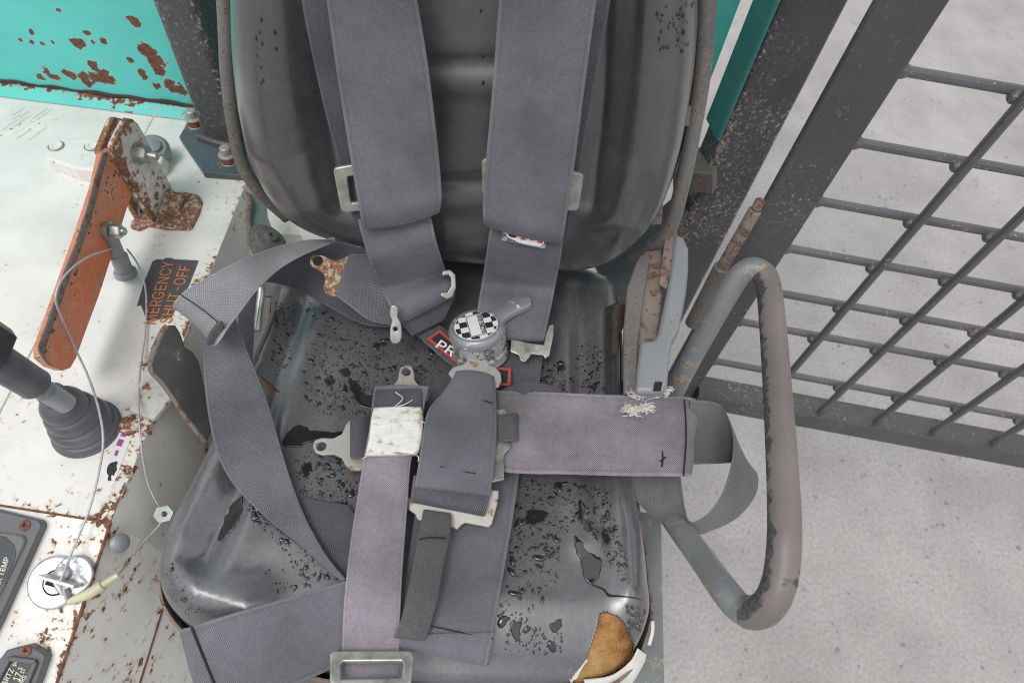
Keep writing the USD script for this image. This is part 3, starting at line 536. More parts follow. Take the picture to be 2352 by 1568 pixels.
def seat_h(q):                                     # the same surface, looked up in a 1.5 mm table
    from scipy.ndimage import map_coordinates
    q = np.atleast_2d(q); return map_coordinates(_gz, [(q[:, 0] - _gx[0]) / .0015, (q[:, 1] - _gy[0]) / .0015], order=1, mode='nearest')
def surf(x, y, h=0.):
    z = Z0
    for _ in range(8): p = onz(x, y, z + h); z = seat_h(p)[0]
    return onz(x, y, z + h)
OUT = [(640, 640), (618, 740), (585, 820), (555, 890), (500, 990), (455, 1085), (400, 1190), (372, 1265), (366, 1330), (388, 1392), (450, 1446), (600, 1500), (800, 1545), (1000, 1572), (1200, 1576), (1380, 1558), (1455, 1506), (1492, 1410), (1488, 1330), (1478, 1240), (1455, 1100), (1436, 960), (1426, 880), (1424, 780), (1416, 690), (1395, 640), (1250, 596), (1000, 572), (760, 596)]
SEAT = Polygon(catmull(wpx(OUT, .935), 6, closed=True)).buffer(0)
seat = thing('operator_seat', 'worn black vinyl operator seat with torn front corner in the middle', 'seat')
foam_px = [(1378, 1414), (1413, 1423), (1440, 1452), (1464, 1486), (1442, 1523), (1400, 1548), (1323, 1559), (1350, 1513), (1368, 1449)]
foam2 = Polygon(catmull(wpx(foam_px, .94), 4, closed=True)).buffer(.0008)
slit2 = Polygon(wpx([(598, 862), (618, 872), (634, 886), (640, 892), (622, 888), (606, 876)], .955))
cush = pillow(SEAT.difference(foam2.union(slit2)), seat_h, .022, .003, .05, rings=[0, .02, .08, .18, .32, .5, .75, 1.05], flat_bottom=False)
# the fillet must not act at the tears: rebuild heights from the outer outline only
v = np.array(cush.vertices); d = np.minimum(shapely.distance(SEAT.exterior, shapely.points(v[:, :2])), .022)
zt = seat_h(v) - (.022 - np.sqrt(np.maximum(.022 ** 2 - (.022 - d) ** 2, 0)))
isup = v[:, 2] > zt - .0225
skirt = d < 1e-5
lowest = v[:, 2] < (seat_h(v) - .022 - .025)
v[:, 2] = np.where(lowest & skirt, v[:, 2], np.where(lowest, zt - .004, zt)); cush.vertices = v
cu = obj('cushion', cush, VINYL, seat, smooth=50)
fo = pillow(foam2.buffer(.004), None, .0005, .003, .004)
fv = np.array(fo.vertices); dd = np.minimum(shapely.distance(SEAT.exterior, shapely.points(fv[:, :2])) * np.where(shapely.contains(SEAT, shapely.points(fv[:, :2])), 1, 0), .03)
fz = seat_h(fv) - .0045 - (.03 - np.sqrt(np.maximum(.03 ** 2 - (.03 - dd) ** 2, 0))) + .002 * meshkit.fbm(np.column_stack([fv[:, :2] * 90, fv[:, 0] * 0]), 3, 2)
fv[:, 2] = np.where(fv[:, 2] < -.002, fz - .02, fz); fo.vertices = fv
obj('exposed_foam', fo, FOAM, cu, smooth=60, label='yellow brown foam showing through the torn corner')
sl_ = pillow(slit2.buffer(.003), None, .0003, .003, .002); sv = np.array(sl_.vertices); sv[:, 2] += seat_h(sv) - .004; sl_.vertices = sv
obj('exposed_foam', sl_, FOAM, cu, label='foam in a small slit')
def flap(pix, hs, name='torn_flap', lab='torn vinyl flap with white lining'):
    q = [surf(x, y, h) for (x, y), h in zip(pix, hs)]; n = len(q) // 2
    L, Rr = q[:n], q[n:][::-1]; mesh, uv = ribbon(list(zip(L, Rr)), n=6, m=6, th=.0016, crown=.002, wob=.0012); obj(name, mesh, LINING, cu, smooth=True, label=lab)
flap([(1464, 1487), (1446, 1520), (1405, 1548), (1340, 1560), (1352, 1590), (1440, 1575), (1474, 1528), (1483, 1500)], [-.014, -.014, -.014, -.014, -.022, -.026, -.026, -.024])
flap([(1350, 1513), (1338, 1532), (1324, 1557), (1312, 1570), (1305, 1540), (1330, 1524)], [-.006, -.008, -.010, -.012, -.004, -.004])
flap([(1496, 1425), (1496, 1450), (1490, 1481), (1495, 1481), (1502, 1452), (1503, 1425)], [-.012, -.012, -.012, -.010, -.010, -.010])
cr = [surf(x, y, .0002) for x, y in [(1345, 1335), (1362, 1343), (1385, 1352), (1398, 1366), (1420, 1368), (1450, 1371), (1478, 1377)]]
obj('crack', tube(cr, [.0002, .0005, .0009, .0012, .0007, .0005, .0002], 6), STITCH, cu, label='crack across the vinyl')
# pan under the cushion
ring = SEAT.buffer(.007).difference(SEAT.buffer(.0045))
pan = pillow(Polygon(SEAT.buffer(.007).exterior), None, .001, .012, .01); pv = np.array(pan.vertices); pv[:, 2] += .885; pan.vertices = pv
obj('seat_pan', pan, RUSTD, seat)
rim = pillow(Polygon(SEAT.buffer(.0075).exterior, [SEAT.buffer(.005).exterior.coords]), None, .0006, .006, .035); rv = np.array(rim.vertices); rv[:, 2] += .917; rim.vertices = rv
obj('pan_rim', rim, RUSTP, seat, label='pinkish rusted rim of the pan')
obj('seat_base', trimesh.creation.box(extents=(.30, .30, .26), transform=trimesh.transformations.translation_matrix((0, .06, .74))), RUSTD, seat)
# backrest
tl = math.radians(13); bn = np.array([0, -math.cos(tl), math.sin(tl)])
bpl = (np.array([.0, .205, .965]), bn); bfr = frame(bpl)
BOUT = [(541, -60), (541, 0), (545, 130), (558, 260), (585, 370), (632, 462), (715, 525), (830, 560), (1000, 592), (1150, 606), (1310, 617), (1388, 602), (1450, 560), (1512, 475), (1552, 350), (1580, 200), (1592, 60), (1594, -60)]
bq = to2([onpl(x, y, bpl) for x, y in BOUT], bfr)
capL, capR = bq[0], bq[-1]
bq = np.vstack([bq, capR + [-.004, .05], capR + [-.05, .11], (capL + capR) / 2 + [0, .135], capL + [.05, .11], capL + [.004, .05]])
BACK = Polygon(catmull(bq, 6, closed=True)).buffer(.004)
b2 = lambda l: to2([onpl(x, y, bpl) for x, y in l], bfr)
BR_ = [(b2([(625, -80), (628, 150), (655, 330), (720, 440)]), .020, .032), (b2([(1505, -80), (1495, 150), (1470, 330), (1420, 470)]), .022, .030),
       (b2([(1405, -80), (1390, 200), (1368, 440)]), -.008, .014), (b2([(730, -80), (750, 200), (788, 440)]), -.008, .015),
       (b2([(960, 138), (1160, 134)]), -.003, .008), (b2([(960, 185), (1160, 182)]), .0028, .012), (b2([(960, 408), (1160, 404)]), -.003, .007), (b2([(960, 452), (1160, 448)]), .0026, .012), (b2([(800, 520), (1300, 540)]), .004, .03)]
def back_h(q):
    q = np.atleast_2d(q)[:, :2]; z = np.full(len(q), .012)
    for l, a, w in BR_: z = z + a * np.exp(-(polydist(q, l) / w) ** 2)
    return z + .0012 * (meshkit.fbm(np.column_stack([q * 25, q[:, 0] * 0 + 9]), 3, 3) - .5)
bk = to3(pillow(BACK, back_h, .022, .0025, .03, rings=[0, .02, .08, .18, .32, .5, .75, 1.05]), bfr)
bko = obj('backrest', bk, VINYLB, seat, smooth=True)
def bsurf(x, y, h=0.):
    z = .012
    for _ in range(6): q = onpl(x, y, off(bpl, z + h)); z = back_h(to2([q], bfr))[0]
    return onpl(x, y, off(bpl, z + h))
def bk_(x, y, h): return onpl(x, y, off(bpl, h))
# tube frame round the backrest
obj('frame_tube', tube([bk_(512, -60, -.02), bk_(518, 60, -.02), bk_(522, 160, -.02), bk_(535, 280, -.022), bk_(556, 375, -.025), bk_(596, 440, -.03), bk_(660, 500, -.04)], .0065, 12), FRAMEG, seat, smooth=True)
obj('frame_tube', tube([bk_(1625, -60, -.02), bk_(1622, 60, -.02), bk_(1612, 180, -.022), bk_(1592, 300, -.024), bk_(1568, 420, -.026), bk_(1540, 520, -.03), bk_(1500, 565, -.035), bk_(1440, 590, -.045)], .0078, 12), FRAMEG, seat, smooth=True)
obj('back_shell', to3(pillow(BACK.buffer(.010), None, .004, .02, .02), (bfr[0] - bn * .028, bfr[1], bfr[2], bfr[3])), BLACKP, seat, smooth=40)
for x, y in ((1588, 265), (1522, 490)):
    obj('frame_tab', beam(bk_(x - 14, y - 22, -.022), bk_(x - 16, y + 22, -.022), .012, .006, [1, 0, 0]), RUSTP, seat)
# left recliner
lr = plane3(P(565, 430, .755), P(560, 640, .69), P(640, 560, .745))
obj('recliner_plate', plate([(566, 440), (612, 455), (616, 500), (650, 590), (640, 680), (594, 680), (566, 510)], lr, .003, .0006), ALU, seat)
obj('plate_edge', tube([onpl(x, y, off(lr, .002)) for x, y in ((562, 445), (574, 470), (569, 512), (588, 570), (598, 640))], .0036, 8), RUSTP, seat)
ro = onpl(610, 560, off(lr, .002))
obj('recliner_disc', lathe([(.022, 0), (.022, .006), (.016, .008), (.015, .012), (.007, .013), (.0065, .017), (.003, .0172), (.003, .014), (0, .014)], ro, lr[1]), FRAMEG, seat, smooth=30)
# right recliner: rusty plate, strip, cast cover
rr_ = plane3(P(1490, 580, .70), P(1460, 890, .62), P(1530, 700, .665))
obj('recliner_plate', plate([(1468, 592), (1480, 575), (1520, 570), (1524, 660), (1508, 790), (1498, 905), (1440, 905), (1446, 790), (1455, 680)], rr_, .012, .003, rnd=.003), RUSTP, seat, label='rusted recliner plate beside the cushion')
obj('recliner_plate', plate([(1440, 660), (1462, 600), (1475, 578), (1492, 600), (1478, 690), (1466, 790), (1462, 905), (1432, 905), (1432, 760)], off(rr_, .006), .006, .002, rnd=.003), FRAMEG, seat, smooth=30)
obj('strip', plate([(1548, 440), (1564, 445), (1552, 560), (1532, 662), (1514, 650), (1526, 560)], off(rr_, .012), .003, .0006), RUSTP, seat)
cov = obj('lever_cover', plate([(1551, 534), (1570, 543), (1582, 569), (1582, 620), (1577, 670), (1562, 750), (1545, 782), (1538, 830), (1534, 880), (1524, 897), (1500, 899), (1460, 899), (1466, 830), (1472, 782), (1503, 779), (1512, 764), (1524, 710), (1538, 640), (1546, 580)], off(rr_, .016), .016, .004, rnd=.002), ALU, seat, smooth=35, label='scuffed grey cover of the recline lever')
obj('slot', plate([(1504, 876), (1522, 876), (1518, 896), (1500, 896)], off(rr_, .0175), .002, .0003), STITCH, cov)
obj('side_rail', plate([(1410, 700), (1432, 690), (1446, 700), (1444, 740), (1424, 760), (1422, 900), (1440, 905), (1452, 860), (1455, 940), (1412, 940)], plane3(P(1410, 700, .69), P(1455, 900, .68), P(1412, 940, .63)), .01, .002), BLACKP, seat)
obj('rear_support', plate([(1360, 590), (1440, 540), (1560, 440), (1580, 470), (1520, 600), (1480, 720), (1420, 720)], plane3(P(1396, 600, .80), P(1480, 550, .81), P(1450, 720, .76)), .01, .002), BLACKR, seat, label='dark specked support behind the backrest')
obj('side_bracket', plate([(1414, 708), (1434, 694), (1444, 712), (1440, 745), (1424, 765), (1422, 820), (1416, 820)], plane3(P(1412, 705, .665), P(1444, 720, .675), P(1418, 860, .635)), .006, .0015, rnd=.002), RUSTD, seat)

# ------------------------------------------------------------------ grab handle beside the seat
hp = [(1520, 960, .735), (1552, 890, .72), (1600, 800, .70), (1650, 712, .675), (1688, 648, .658), (1708, 624, .652), (1733, 616, .648), (1756, 632, .644), (1767, 672, .635), (1776, 760, .60), (1786, 900, .56), (1796, 1060, .51), (1802, 1200, .475), (1798, 1290, .465), (1786, 1350, .462), (1762, 1392, .465), (1730, 1406, .475), (1698, 1394, .485), (1664, 1355, .50), (1610, 1280, .56), (1560, 1212, .61), (1500, 1130, .68), (1450, 1075, .73)]
hpts = catmull([P(*q) for q in hp], 6)
gh = thing('grab_handle', 'bent tubular steel grab handle with rubbed paint right of the seat', 'handle')
i1, i2 = 6 * 7, 6 * 16 + 3
obj('lower_tube', tube(hpts[:i1 + 1], .0112, 20, raw=True), TUBEG, gh, smooth=60, label='grey tube with yellow rust stains')
gm = tube(hpts[i1 - 1:i2 + 1], .0119, 20, raw=True); p = np.asarray(gm.vertices); mid = hpts[i1 - 1:i2 + 1]
wn_ = np.array([((q - mid[np.argmin(np.linalg.norm(mid - q, axis=1))]) @ right) for q in p]) / .0119
low = np.exp(-(np.linalg.norm(p - P(1790, 1345, .465), axis=1) / .02) ** 2)
obj('grip_tube', gm, TUBEB, gh, smooth=60, wear=.55 * np.clip((-wn_ - .55) / .4, 0, 1) + .5 * low + .35 * np.exp(-(np.linalg.norm(p - P(1757, 660, .64), axis=1) / .02) ** 2), label='brown rubbed grip with black paint left along its inner side')
obj('lower_tube', tube(hpts[i2 - 1:], .0112, 20, raw=True), TUBEG, gh, smooth=60, label='grey lower leg')

# ------------------------------------------------------------------ shut-off lever
sv_ = thing('shut_off_lever', 'orange flat shut-off lever with chipped paint in a rusty clevis on the white console', 'lever')
# two clevis plates rise from the console; their foot at pixel (330,515)
f1, f2 = onz(352, 516, ZC + .003), onz(402, 442, ZC + .003)
cd = nz(f2 - f1); cn = np.array([cd[1], -cd[0], 0]); cn = cn if cn @ (C - f1) > 0 else -cn
# near plate: vertical plane holding its foot edge
cp = (f1, cn)
near = [(356, 514), (259, 345), (262, 330), (288, 280), (297, 273), (306, 274), (318, 285), (338, 320), (400, 440)]
def edgewear(m, pl, lines, a, wd):
    p = np.asarray(m.vertices); return a * np.exp(-polydist(p, [onpl(x, y, pl) for x, y in lines]) / wd)
nm_ = plate(near, cp, .006, .0012, rnd=.002, grid=.003)
obj('clevis_plate', nm_, RUSTW, sv_, smooth=30, wear=edgewear(nm_, cp, [(356, 514), (300, 420), (259, 345), (275, 305), (297, 273)], .55, .007))
farp = off(cp, -.019)
far = [(322, 508), (229, 352), (232, 340), (258, 276), (266, 270), (278, 272), (300, 290), (310, 310), (380, 430)]
nm_ = plate(far, farp, .006, .0012, rnd=.002, grid=.003)
obj('clevis_plate', nm_, RUSTW, sv_, smooth=30, wear=edgewear(nm_, farp, [(322, 508), (229, 352), (245, 310), (266, 270)], .6, .010))
obj('base_flange', plate([(300, 508), (330, 478), (400, 441), (425, 440), (455, 446), (464, 462), (455, 492), (437, 525), (380, 524), (340, 516), (318, 527), (298, 520)], off(top, .004), .006, .002, rnd=.003), TANGR, sv_, smooth=30, label='rusted flange at the foot of the clevis')
obj('fillet', plate([(385, 430), (402, 440), (428, 446), (415, 480), (378, 520), (356, 514), (370, 470)], plane3(onz(356, 514, ZC + .008), onz(398, 436, ZC + .02), onz(430, 470, ZC + .005)), .004, .0015, rnd=.003), TANGR, sv_, smooth=30)
# the arm, in the plane between the plates
apl = off(cp, -.009)
aA, aB = onpl(262, 345, apl), onz(120, 830, ZC + .055)
an = nz(np.cross(aB - aA, cd)); 
arm_pl = plane3(onpl(262, 350, apl), onpl(300, 430, apl), P(130, 835, np.dot(aB - C, fwd)))
arm = [(240, 352), (262, 340), (268, 375), (304, 425), (308, 440), (292, 480), (262, 575), (228, 680), (198, 760), (176, 822), (163, 845), (146, 851), (120, 842), (98, 822), (98, 800), (118, 740), (150, 650), (190, 535), (225, 425)]
am = plate(arm, arm_pl, .0075, .0012, rnd=.002, grid=.004); p = np.asarray(am.vertices)
obj('lever_arm', am, ORANGE, sv_, smooth=30, wear=.24 * np.exp(-polydist(p, [onpl(x, y, arm_pl) for x, y in [(262, 350), (200, 530), (140, 700), (105, 805), (120, 838)]]) / .022), label='orange flat arm with worn edge')
eL = [(234, 350), (186, 520), (141, 640), (109, 735), (89, 793), (92, 814), (108, 836)]
eR = [(246, 352), (200, 525), (155, 648), (122, 742), (103, 803), (106, 824), (118, 838)]
wm, _ = ribbon([(onpl(*a, off(arm_pl, .0004)), onpl(*b, off(arm_pl, .0014))) for a, b in zip(eL, eR)], n=6, m=4, th=.0024, wob=.0006)
obj('worn_edge', wm, RUSTP, sv_, smooth=40, label='bare worn edge of the arm')
bo = onpl(316, 352, cp)
obj('bolt', cat(lathe([(.0125, 0), (.0125, .0018), (0, .0018)], bo, cn), lathe([(.0042, .012), (.0042, .021), (.0035, .0222), (0, .0222)], bo, cn, 16)), STEEL, sv_, smooth=30)
obj('nut', hexnut(bo + cn * .0018, cn, .0098, .0100), STEEL, sv_)
# rod end on the arm
re = onpl(240, 530, arm_pl)
obj('rod_bolt', cat(lathe([(.009, -.002), (.0095, .0), (.0095, .006), (0, .006)], re, arm_pl[1]), hexnut(re + arm_pl[1] * .006 + right * .002, nz(arm_pl[1] + .4 * right), .0075, .009), lathe([(.004, .010), (.004, .018), (.003, .019), (0, .019)], re + right * .002, nz(arm_pl[1] + .4 * right), 14)), STEEL, sv_, smooth=30)
rdE = onz(292, 636, ZC + .006)
rdS = re + arm_pl[1] * .004
rm = rdS + (rdE - rdS) * .45
obj('rod', tube([rdS + (rdE - rdS) * .02, rm, rdS + (rdE - rdS) * .6], .0065, 14), ALU, sv_, smooth=60)
obj('rod', cat(cyl(rdS + (rdE - rdS) * .5, rdE, .0085), cyl(rdS + (rdE - rdS) * .84, rdE - (rdE - rdS) * .02, .0112)), ALU, sv_, smooth=40)

pv_ = thing('pivot_casting', 'white painted casting with two recessed bolts behind the orange lever', 'casting')
pcz = off(top, .020)
obj('casting', plate([(104, 362), (110, 345), (120, 322), (148, 317), (235, 314), (330, 316), (366, 322), (378, 345), (372, 372), (345, 390), (240, 395), (170, 386)], pcz, .02, .003, rnd=.004), WHITE, pv_, smooth=30)
for x, y in ((129, 336), (212, 336)):
    o = onpl(x, y, pcz)
    obj('bolt_recess', lathe([(.0092, .0004), (.0088, .0009), (.0082, .0004), (.0080, -.0002)], o, [0, 0, 1]), FRAMEG, pv_)
    obj('bolt_head', lathe([(.0076, .0003), (.0072, .0022), (.004, .0018), (.0035, .0010), (0, .0009)], o, [0, 0, 1]), WHITEG, pv_, smooth=30)
obj('pivot_boss', lathe([(.018, 0), (.018, .012), (.014, .016), (.009, .016), (.0085, .020), (0, .021)], onz(356, 352, ZC + .012), nz([.3, -.3, 1.])), ALU, pv_, smooth=30)

# ------------------------------------------------------------------ joystick
js = thing('control_lever', 'black control lever with bellows boot at the left edge', 'control lever')
jb = onz(200, 984, ZC)
prof = [(.0, 0), (.0345, 0), (.0352, .003), (.0345, .0075), (.0315, .009), (.0318, .0115), (.0322, .017), (.0300, .0215), (.0268, .0235), (.0272, .026), (.0275, .032), (.0250, .0375), (.0222, .0395), (.0226, .042), (.0225, .048), (.0190, .054), (.0140, .0575), (.0125, .059), (.0122, .065), (.0132, .066), (.0130, .068), (.0100, .0685), (.0095, .070)]
tilt = np.array([0, 0, 1.])
prof = [(a * .81, b) for a, b in prof]
obj('boot', lathe(catmull(prof, 4), jb, tilt, 44), RUBBER, js, smooth=60)
obj('boot_flange', lathe([(.030, 0), (.030, .002), (.029, .003), (.027, .003)], jb, [0, 0, 1], 44), RUBBER, js, smooth=40)
jt = P(137, 918, np.dot(jb + tilt * .07 - C, fwd)); jd = nz(P(30, 852, np.dot(jt - C, fwd) - .050) - jt)
obj('shaft', cyl(jt - jd * .01, jt + jd * .05, .0085), ALU, js, smooth=40)
obj('scuff', lathe([(.0086, 0), (.0087, .004), (.0086, .009)], jt + jd * .018, jd), TUBEG, js, smooth=True)
obj('grip', lathe(catmull([(0, 0), (.0118, 0), (.0128, .0015), (.0128, .01), (.0132, .03), (.0134, .05), (.0134, .11), (0, .112)], 4), jt + jd * .032, jd, 30), RUBBER, js, smooth=50)
gq = jt + jd * .082
obj('grip_head', beam(gq - down * .004, gq + jd * .09 - down * .004, .036, .034, down, .007), BLACKP, js, smooth=30)

# ------------------------------------------------------------------ black hook plate, pin
hk = plane3(P(400, 760, .60), P(360, 860, .59), P(475, 1000, .62))
hook = thing('hook_plate', 'thick black steel hook plate with rusty edge between console and seat', 'hook')
ol = [(390, 747), (403, 747), (413, 762), (419, 778), (424, 796), (444, 809), (458, 833), (468, 880), (487, 987), (475, 1014), (430, 960), (393, 905), (373, 877), (350, 856), (345, 838), (362, 795), (376, 762)]
obj('plate', plate(ol, hk, .009, .0015, rnd=.0015), HOOKM, hook, smooth=30)
eg = [(384, 749), (372, 765), (358, 795), (348, 830), (350, 852), (372, 876), (394, 906), (430, 960), (472, 1012)]
obj('rusty_edge', tube([onpl(x, y, off(hk, -.003)) for x, y in eg], .0030, 8), RUSTP, hook, smooth=60)
pn = thing('clevis_pin', 'bright steel pin with clip under the hook plate', 'pin')
a, b = P(396, 905, .655), P(358, 962, .655)
obj('pin', cyl(a, b, .0078), CHROME, pn, smooth=40)
obj('clip', cat(beam(P(385, 955, .662), P(378, 985, .665), .003, .012, right), beam(P(350, 966, .66), P(392, 992, .664), .006, .003, down)), ALU, pn)

# ------------------------------------------------------------------ key switch, cable, gauges
dp = lambda h: off(dash, h)
ks = thing('key_switch', 'round bright key switch plate with key in the rusty dash', 'key switch')
o = onpl(128, 1336, dash); dn_ = dash[1]
obj('switch_plate', lathe([(0, .003), (.0195, .003), (.0205, .0035), (.0213, .0030), (.0218, .0015), (.0218, 0)], o, dn_, 48), CHROME, ks, smooth=30)
obj('lock_barrel', lathe([(.0105, .0032), (.0105, .004), (.0098, .0042), (.0094, .0034)], o + right * .002, dn_), INK, ks)
obj('lock_face', lathe([(0, .0045), (.009, .0045), (.0093, .0034)], o + right * .002, dn_), CHROME, ks, smooth=30)
ow = onpl(166, 1322, dp(.006))
def dust(q): return .0009 * np.clip(meshkit.noise(np.column_stack([q * 320, q[:, 0] * 0]), 4) * 2 - .9, 0, 1)
dfr = frame((ow, dn_)); obj('dust_cover', to3(pillow(Point(0, 0).buffer(.0165, 24), dust, .0015, .0012, .001), dfr), CHROME, ks, smooth=60)
obj('cover_pivot', lathe([(.0062, 0), (.0062, .004), (.0035, .006), (0, .0062)], onpl(146, 1316, dp(.006)), dn_), CHROME, ks, smooth=40)
kA, kB = onpl(97, 1322, dp(.012)), onpl(178, 1345, dp(.012))
obj('key', cat(beam(kA, kB, .0030, .011, np.cross(dn_, kB - kA), .0005), beam(onpl(150, 1352, dp(.010)), onpl(158, 1378, dp(.008)), .0022, .006, right, .0004)), CHROME, ks)
obj('keyhole', beam(onpl(105, 1338, dp(.0052)), onpl(132, 1346, dp(.0052)), .0025, .0012, np.cross(dn_, kB - kA), .0002), STITCH, ks)

kc = thing('key_cable', 'thin grey key cable looping from the orange lever down to the dash', 'cable')
c1 = [onpl(258, 570, off(arm_pl, .006)), onpl(200, 592, off(arm_pl, .014)), onpl(150, 632, off(arm_pl, .014)), onpl(128, 680, off(arm_pl, .012)), onpl(140, 726, off(arm_pl, .008)), onpl(168, 790, off(arm_pl, .006)), onz(205, 870, ZC + .055), onz(228, 945, ZC + .055), onz(237, 1010, ZC + .05), onz(228, 1080, ZC + .03), onz(205, 1170, ZC + .012), onpl(168, 1260, dp(.012)), onpl(146, 1315, dp(.017)), onpl(138, 1340, dp(.016)), onpl(147, 1365, dp(.01)), onpl(168, 1379, dp(.008))]
obj('cable', tube(c1, .0010, 8, 8), CABLE, kc, smooth=60)
c2 = [onpl(292, 572, off(arm_pl, .004)), onz(318, 610, ZC + .02), onz(335, 670, ZC + .008), onz(334, 760, ZC + .004), onz(322, 850, ZC + .008), onz(319, 930, ZC + .016), onz(322, 1000, ZC + .016), P(335, 1090, .60), P(355, 1145, .605), P(377, 1178, .61), P(366, 1205, .607), P(322, 1252, .60), P(290, 1295, .59), onpl(266, 1325, dp(.010))]
obj('cable', tube(c2, .00095, 8, 8), CABLE, kc, smooth=60)
q0, q1, q2, q3 = onpl(160, 1381, dp(.008)), onpl(205, 1362, dp(.010)), onpl(236, 1342, dp(.010)), onpl(272, 1319, dp(.011))
slv = obj('sleeve', tube([q0, (q0 + q1) / 2, q1, q1 + (q2 - q1) * .95, q2, (q2 + q3) / 2, q3], [.0030, .0038, .0044, .0044, .0030, .0026, .0020], 14), SLEEVE, kc, smooth=60, label='yellowed plastic sleeve joining the cable ends')
ho = P(376, 1180, .60)
nut = obj('nylon_nut', lathe([(.0028, .004), (.0074, .0045), (.0082, .003), (.0082, -.007), (.003, -.0072)], ho, nz(C - ho + right * .1), 6), NYLON, kc, label='white hexagonal nylon nut threaded on the cable')

gg = thing('temperature_gauge', 'grey square water temperature gauge cut by the left edge of the photo', 'gauge')
obj('bezel', plate([(-170, 1130), (-100, 1150), (0, 1172), (86, 1193), (94, 1200), (94, 1210), (0, 1419), (-60, 1540), (-200, 1500)], dp(.008), .008, .0015, rnd=.004), PLASTIC, gg, smooth=30)
obj('inner_ring', plate([(-120, 1200), (0, 1222), (50, 1228), (58, 1236), (54, 1252), (0, 1362), (-50, 1440), (-150, 1400)], dp(.0105), .004, .002, rnd=.005), FRAMEG, gg, smooth=30)
obj('dial', plate([(-120, 1215), (-20, 1224), (12, 1232), (32, 1252), (36, 1275), (20, 1312), (0, 1345), (-60, 1420), (-130, 1380)], dp(.0112), .002, .0003, rnd=.006), GLASSF, gg)
obj('lettering', ptext('WATER TEMP', (-14, 1384), (22, 1280), .0042, dp(.0114), .0002), CREAM, gg)
def screw(x, y, h, r, par):
    o = onpl(x, y, dp(h)); s = obj('screw', lathe([(r * 1.0, 0), (r, .0008), (r * .8, .0016), (0, .0018)], o, dn_, 20), RUST, par, smooth=40)
    obj('slot', cat(beam(o + dn_ * .0018 - right * r * .5, o + dn_ * .0018 + right * r * .5, r * .22, .0004, down, .00005), beam(o + dn_ * .00185 - down * r * .5, o + dn_ * .00185 + down * r * .5, r * .22, .0004, right, .00005)), STITCH, s)
screw(58, 1206, .008, .0046, gg)
hm_ = thing('hour_meter', 'dark hour meter with cream figures in the lower left corner', 'meter')
obj('housing', plate([(-30, 1540), (2, 1508), (14, 1492), (64, 1480), (100, 1500), (104, 1510), (82, 1572), (40, 1650), (-40, 1620)], dp(.009), .009, .0015, rnd=.002), PLASTIC, hm_, smooth=30)
obj('window', plate([(-15, 1580), (24, 1512), (30, 1509), (78, 1516), (70, 1545), (40, 1610)], dp(.0094), .002, .0004), SCRN, hm_)
obj('window_frame', cat(*[beam(onpl(*a, dp(.0105)), onpl(*b, dp(.0105)), .0028, .0035, dn_, .0006) for a, b in (((22, 1511), (82, 1519)), ((22, 1511), (-22, 1590)), ((82, 1519), (44, 1612)))]), PLASTIC, hm_)
for s, a, b, h in (('QUARTZ', (2, 1596), (33, 1537), .0042), ('17', (44, 1564), (52, 1547), .0055), ('.1', (48, 1542), (52, 1531), .003), ('10', (55, 1546), (59, 1536), .003), ('HOURS', (42, 1592), (62, 1552), .0038)):
    obj('lettering', ptext(s, a, b, h, dp(.0098), .0002), CREAM, hm_)
obj('hourglass_mark', cat(*[beam(onpl(*a, dp(.0099)), onpl(*b, dp(.0099)), .0007, .0003, down, .00005) for a, b in (((28, 1526), (38, 1528)), ((33, 1516), (42, 1518)), ((28, 1526), (42, 1518)), ((38, 1528), (33, 1516)))]), CREAM, hm_)
screw(61, 1493, .009, .0042, hm_)

# ------------------------------------------------------------------ harness
def S(l, h): return [surf(x, y, h) for x, y in l]
def both(L, Rr, h):
    hs = np.broadcast_to(h, len(L)); return [(surf(*a, hh), surf(*b, hh)) for a, b, hh in zip(L, Rr, hs)]
def bboth(L, Rr, h):
    hs = np.broadcast_to(h, len(L)); return [(bk_(*a, hh), bk_(*b, hh)) for a, b, hh in zip(L, Rr, hs)]
def stitches(parent, pts, step=.003, name='stitch_line', r=.0005):
    obj(name, tube(pts, r, 5, 6), STITCH, parent)
# left shoulder belt
sb = thing('shoulder_belt', 'left wide grey shoulder belt hanging over the backrest into a slide buckle', 'belt')
strap('back_strap', bboth([(688, -60), (696, 20), (722, 150), (758, 300), (790, 420), (815, 520)], [(880, -60), (880, 20), (900, 150), (930, 300), (950, 400), (970, 470)], [.040, .040, .040, .042, .046, .052]), WEBD, sb)
strap('front_strap', bboth([(735, -60), (750, 0), (771, 150), (798, 320), (818, 440), (829, 500), (832, 524), (834, 512), (826, 480)], [(945, -60), (958, 0), (983, 150), (1004, 320), (1013, 420), (1014, 462), (1008, 486), (1004, 478), (985, 440)], [.062, .063, .065, .070, .076, .080, .074, .064, .060]), WEB, sb, n=8, m=10, crown=.003)
strap('lower_strap', [(bk_(822, 505, .058), bk_(975, 470, .058)), (bk_(832, 545, .066), bk_(990, 500, .066)), (bk_(850, 600, .072), bk_(1004, 560, .072)), (surf(874, 660, .050), surf(1022, 615, .052)), (surf(897, 706, .046), surf(1036, 650, .050)), (surf(907, 728, .042), surf(1044, 664, .046)), (surf(910, 744, .034), surf(1042, 676, .038)), (surf(906, 740, .028), surf(1030, 672, .032))], WEB, sb, m=10, crown=.002)
strap('return_strap', [(surf(905, 730, .032), surf(1040, 668, .036)), (surf(918, 738, .030), surf(1044, 682, .032)), (surf(930, 752, .026), surf(1036, 700, .026)), (surf(946, 772, .020), surf(1020, 735, .018))], WEBD, sb)
fr_l = off(bpl, .056)
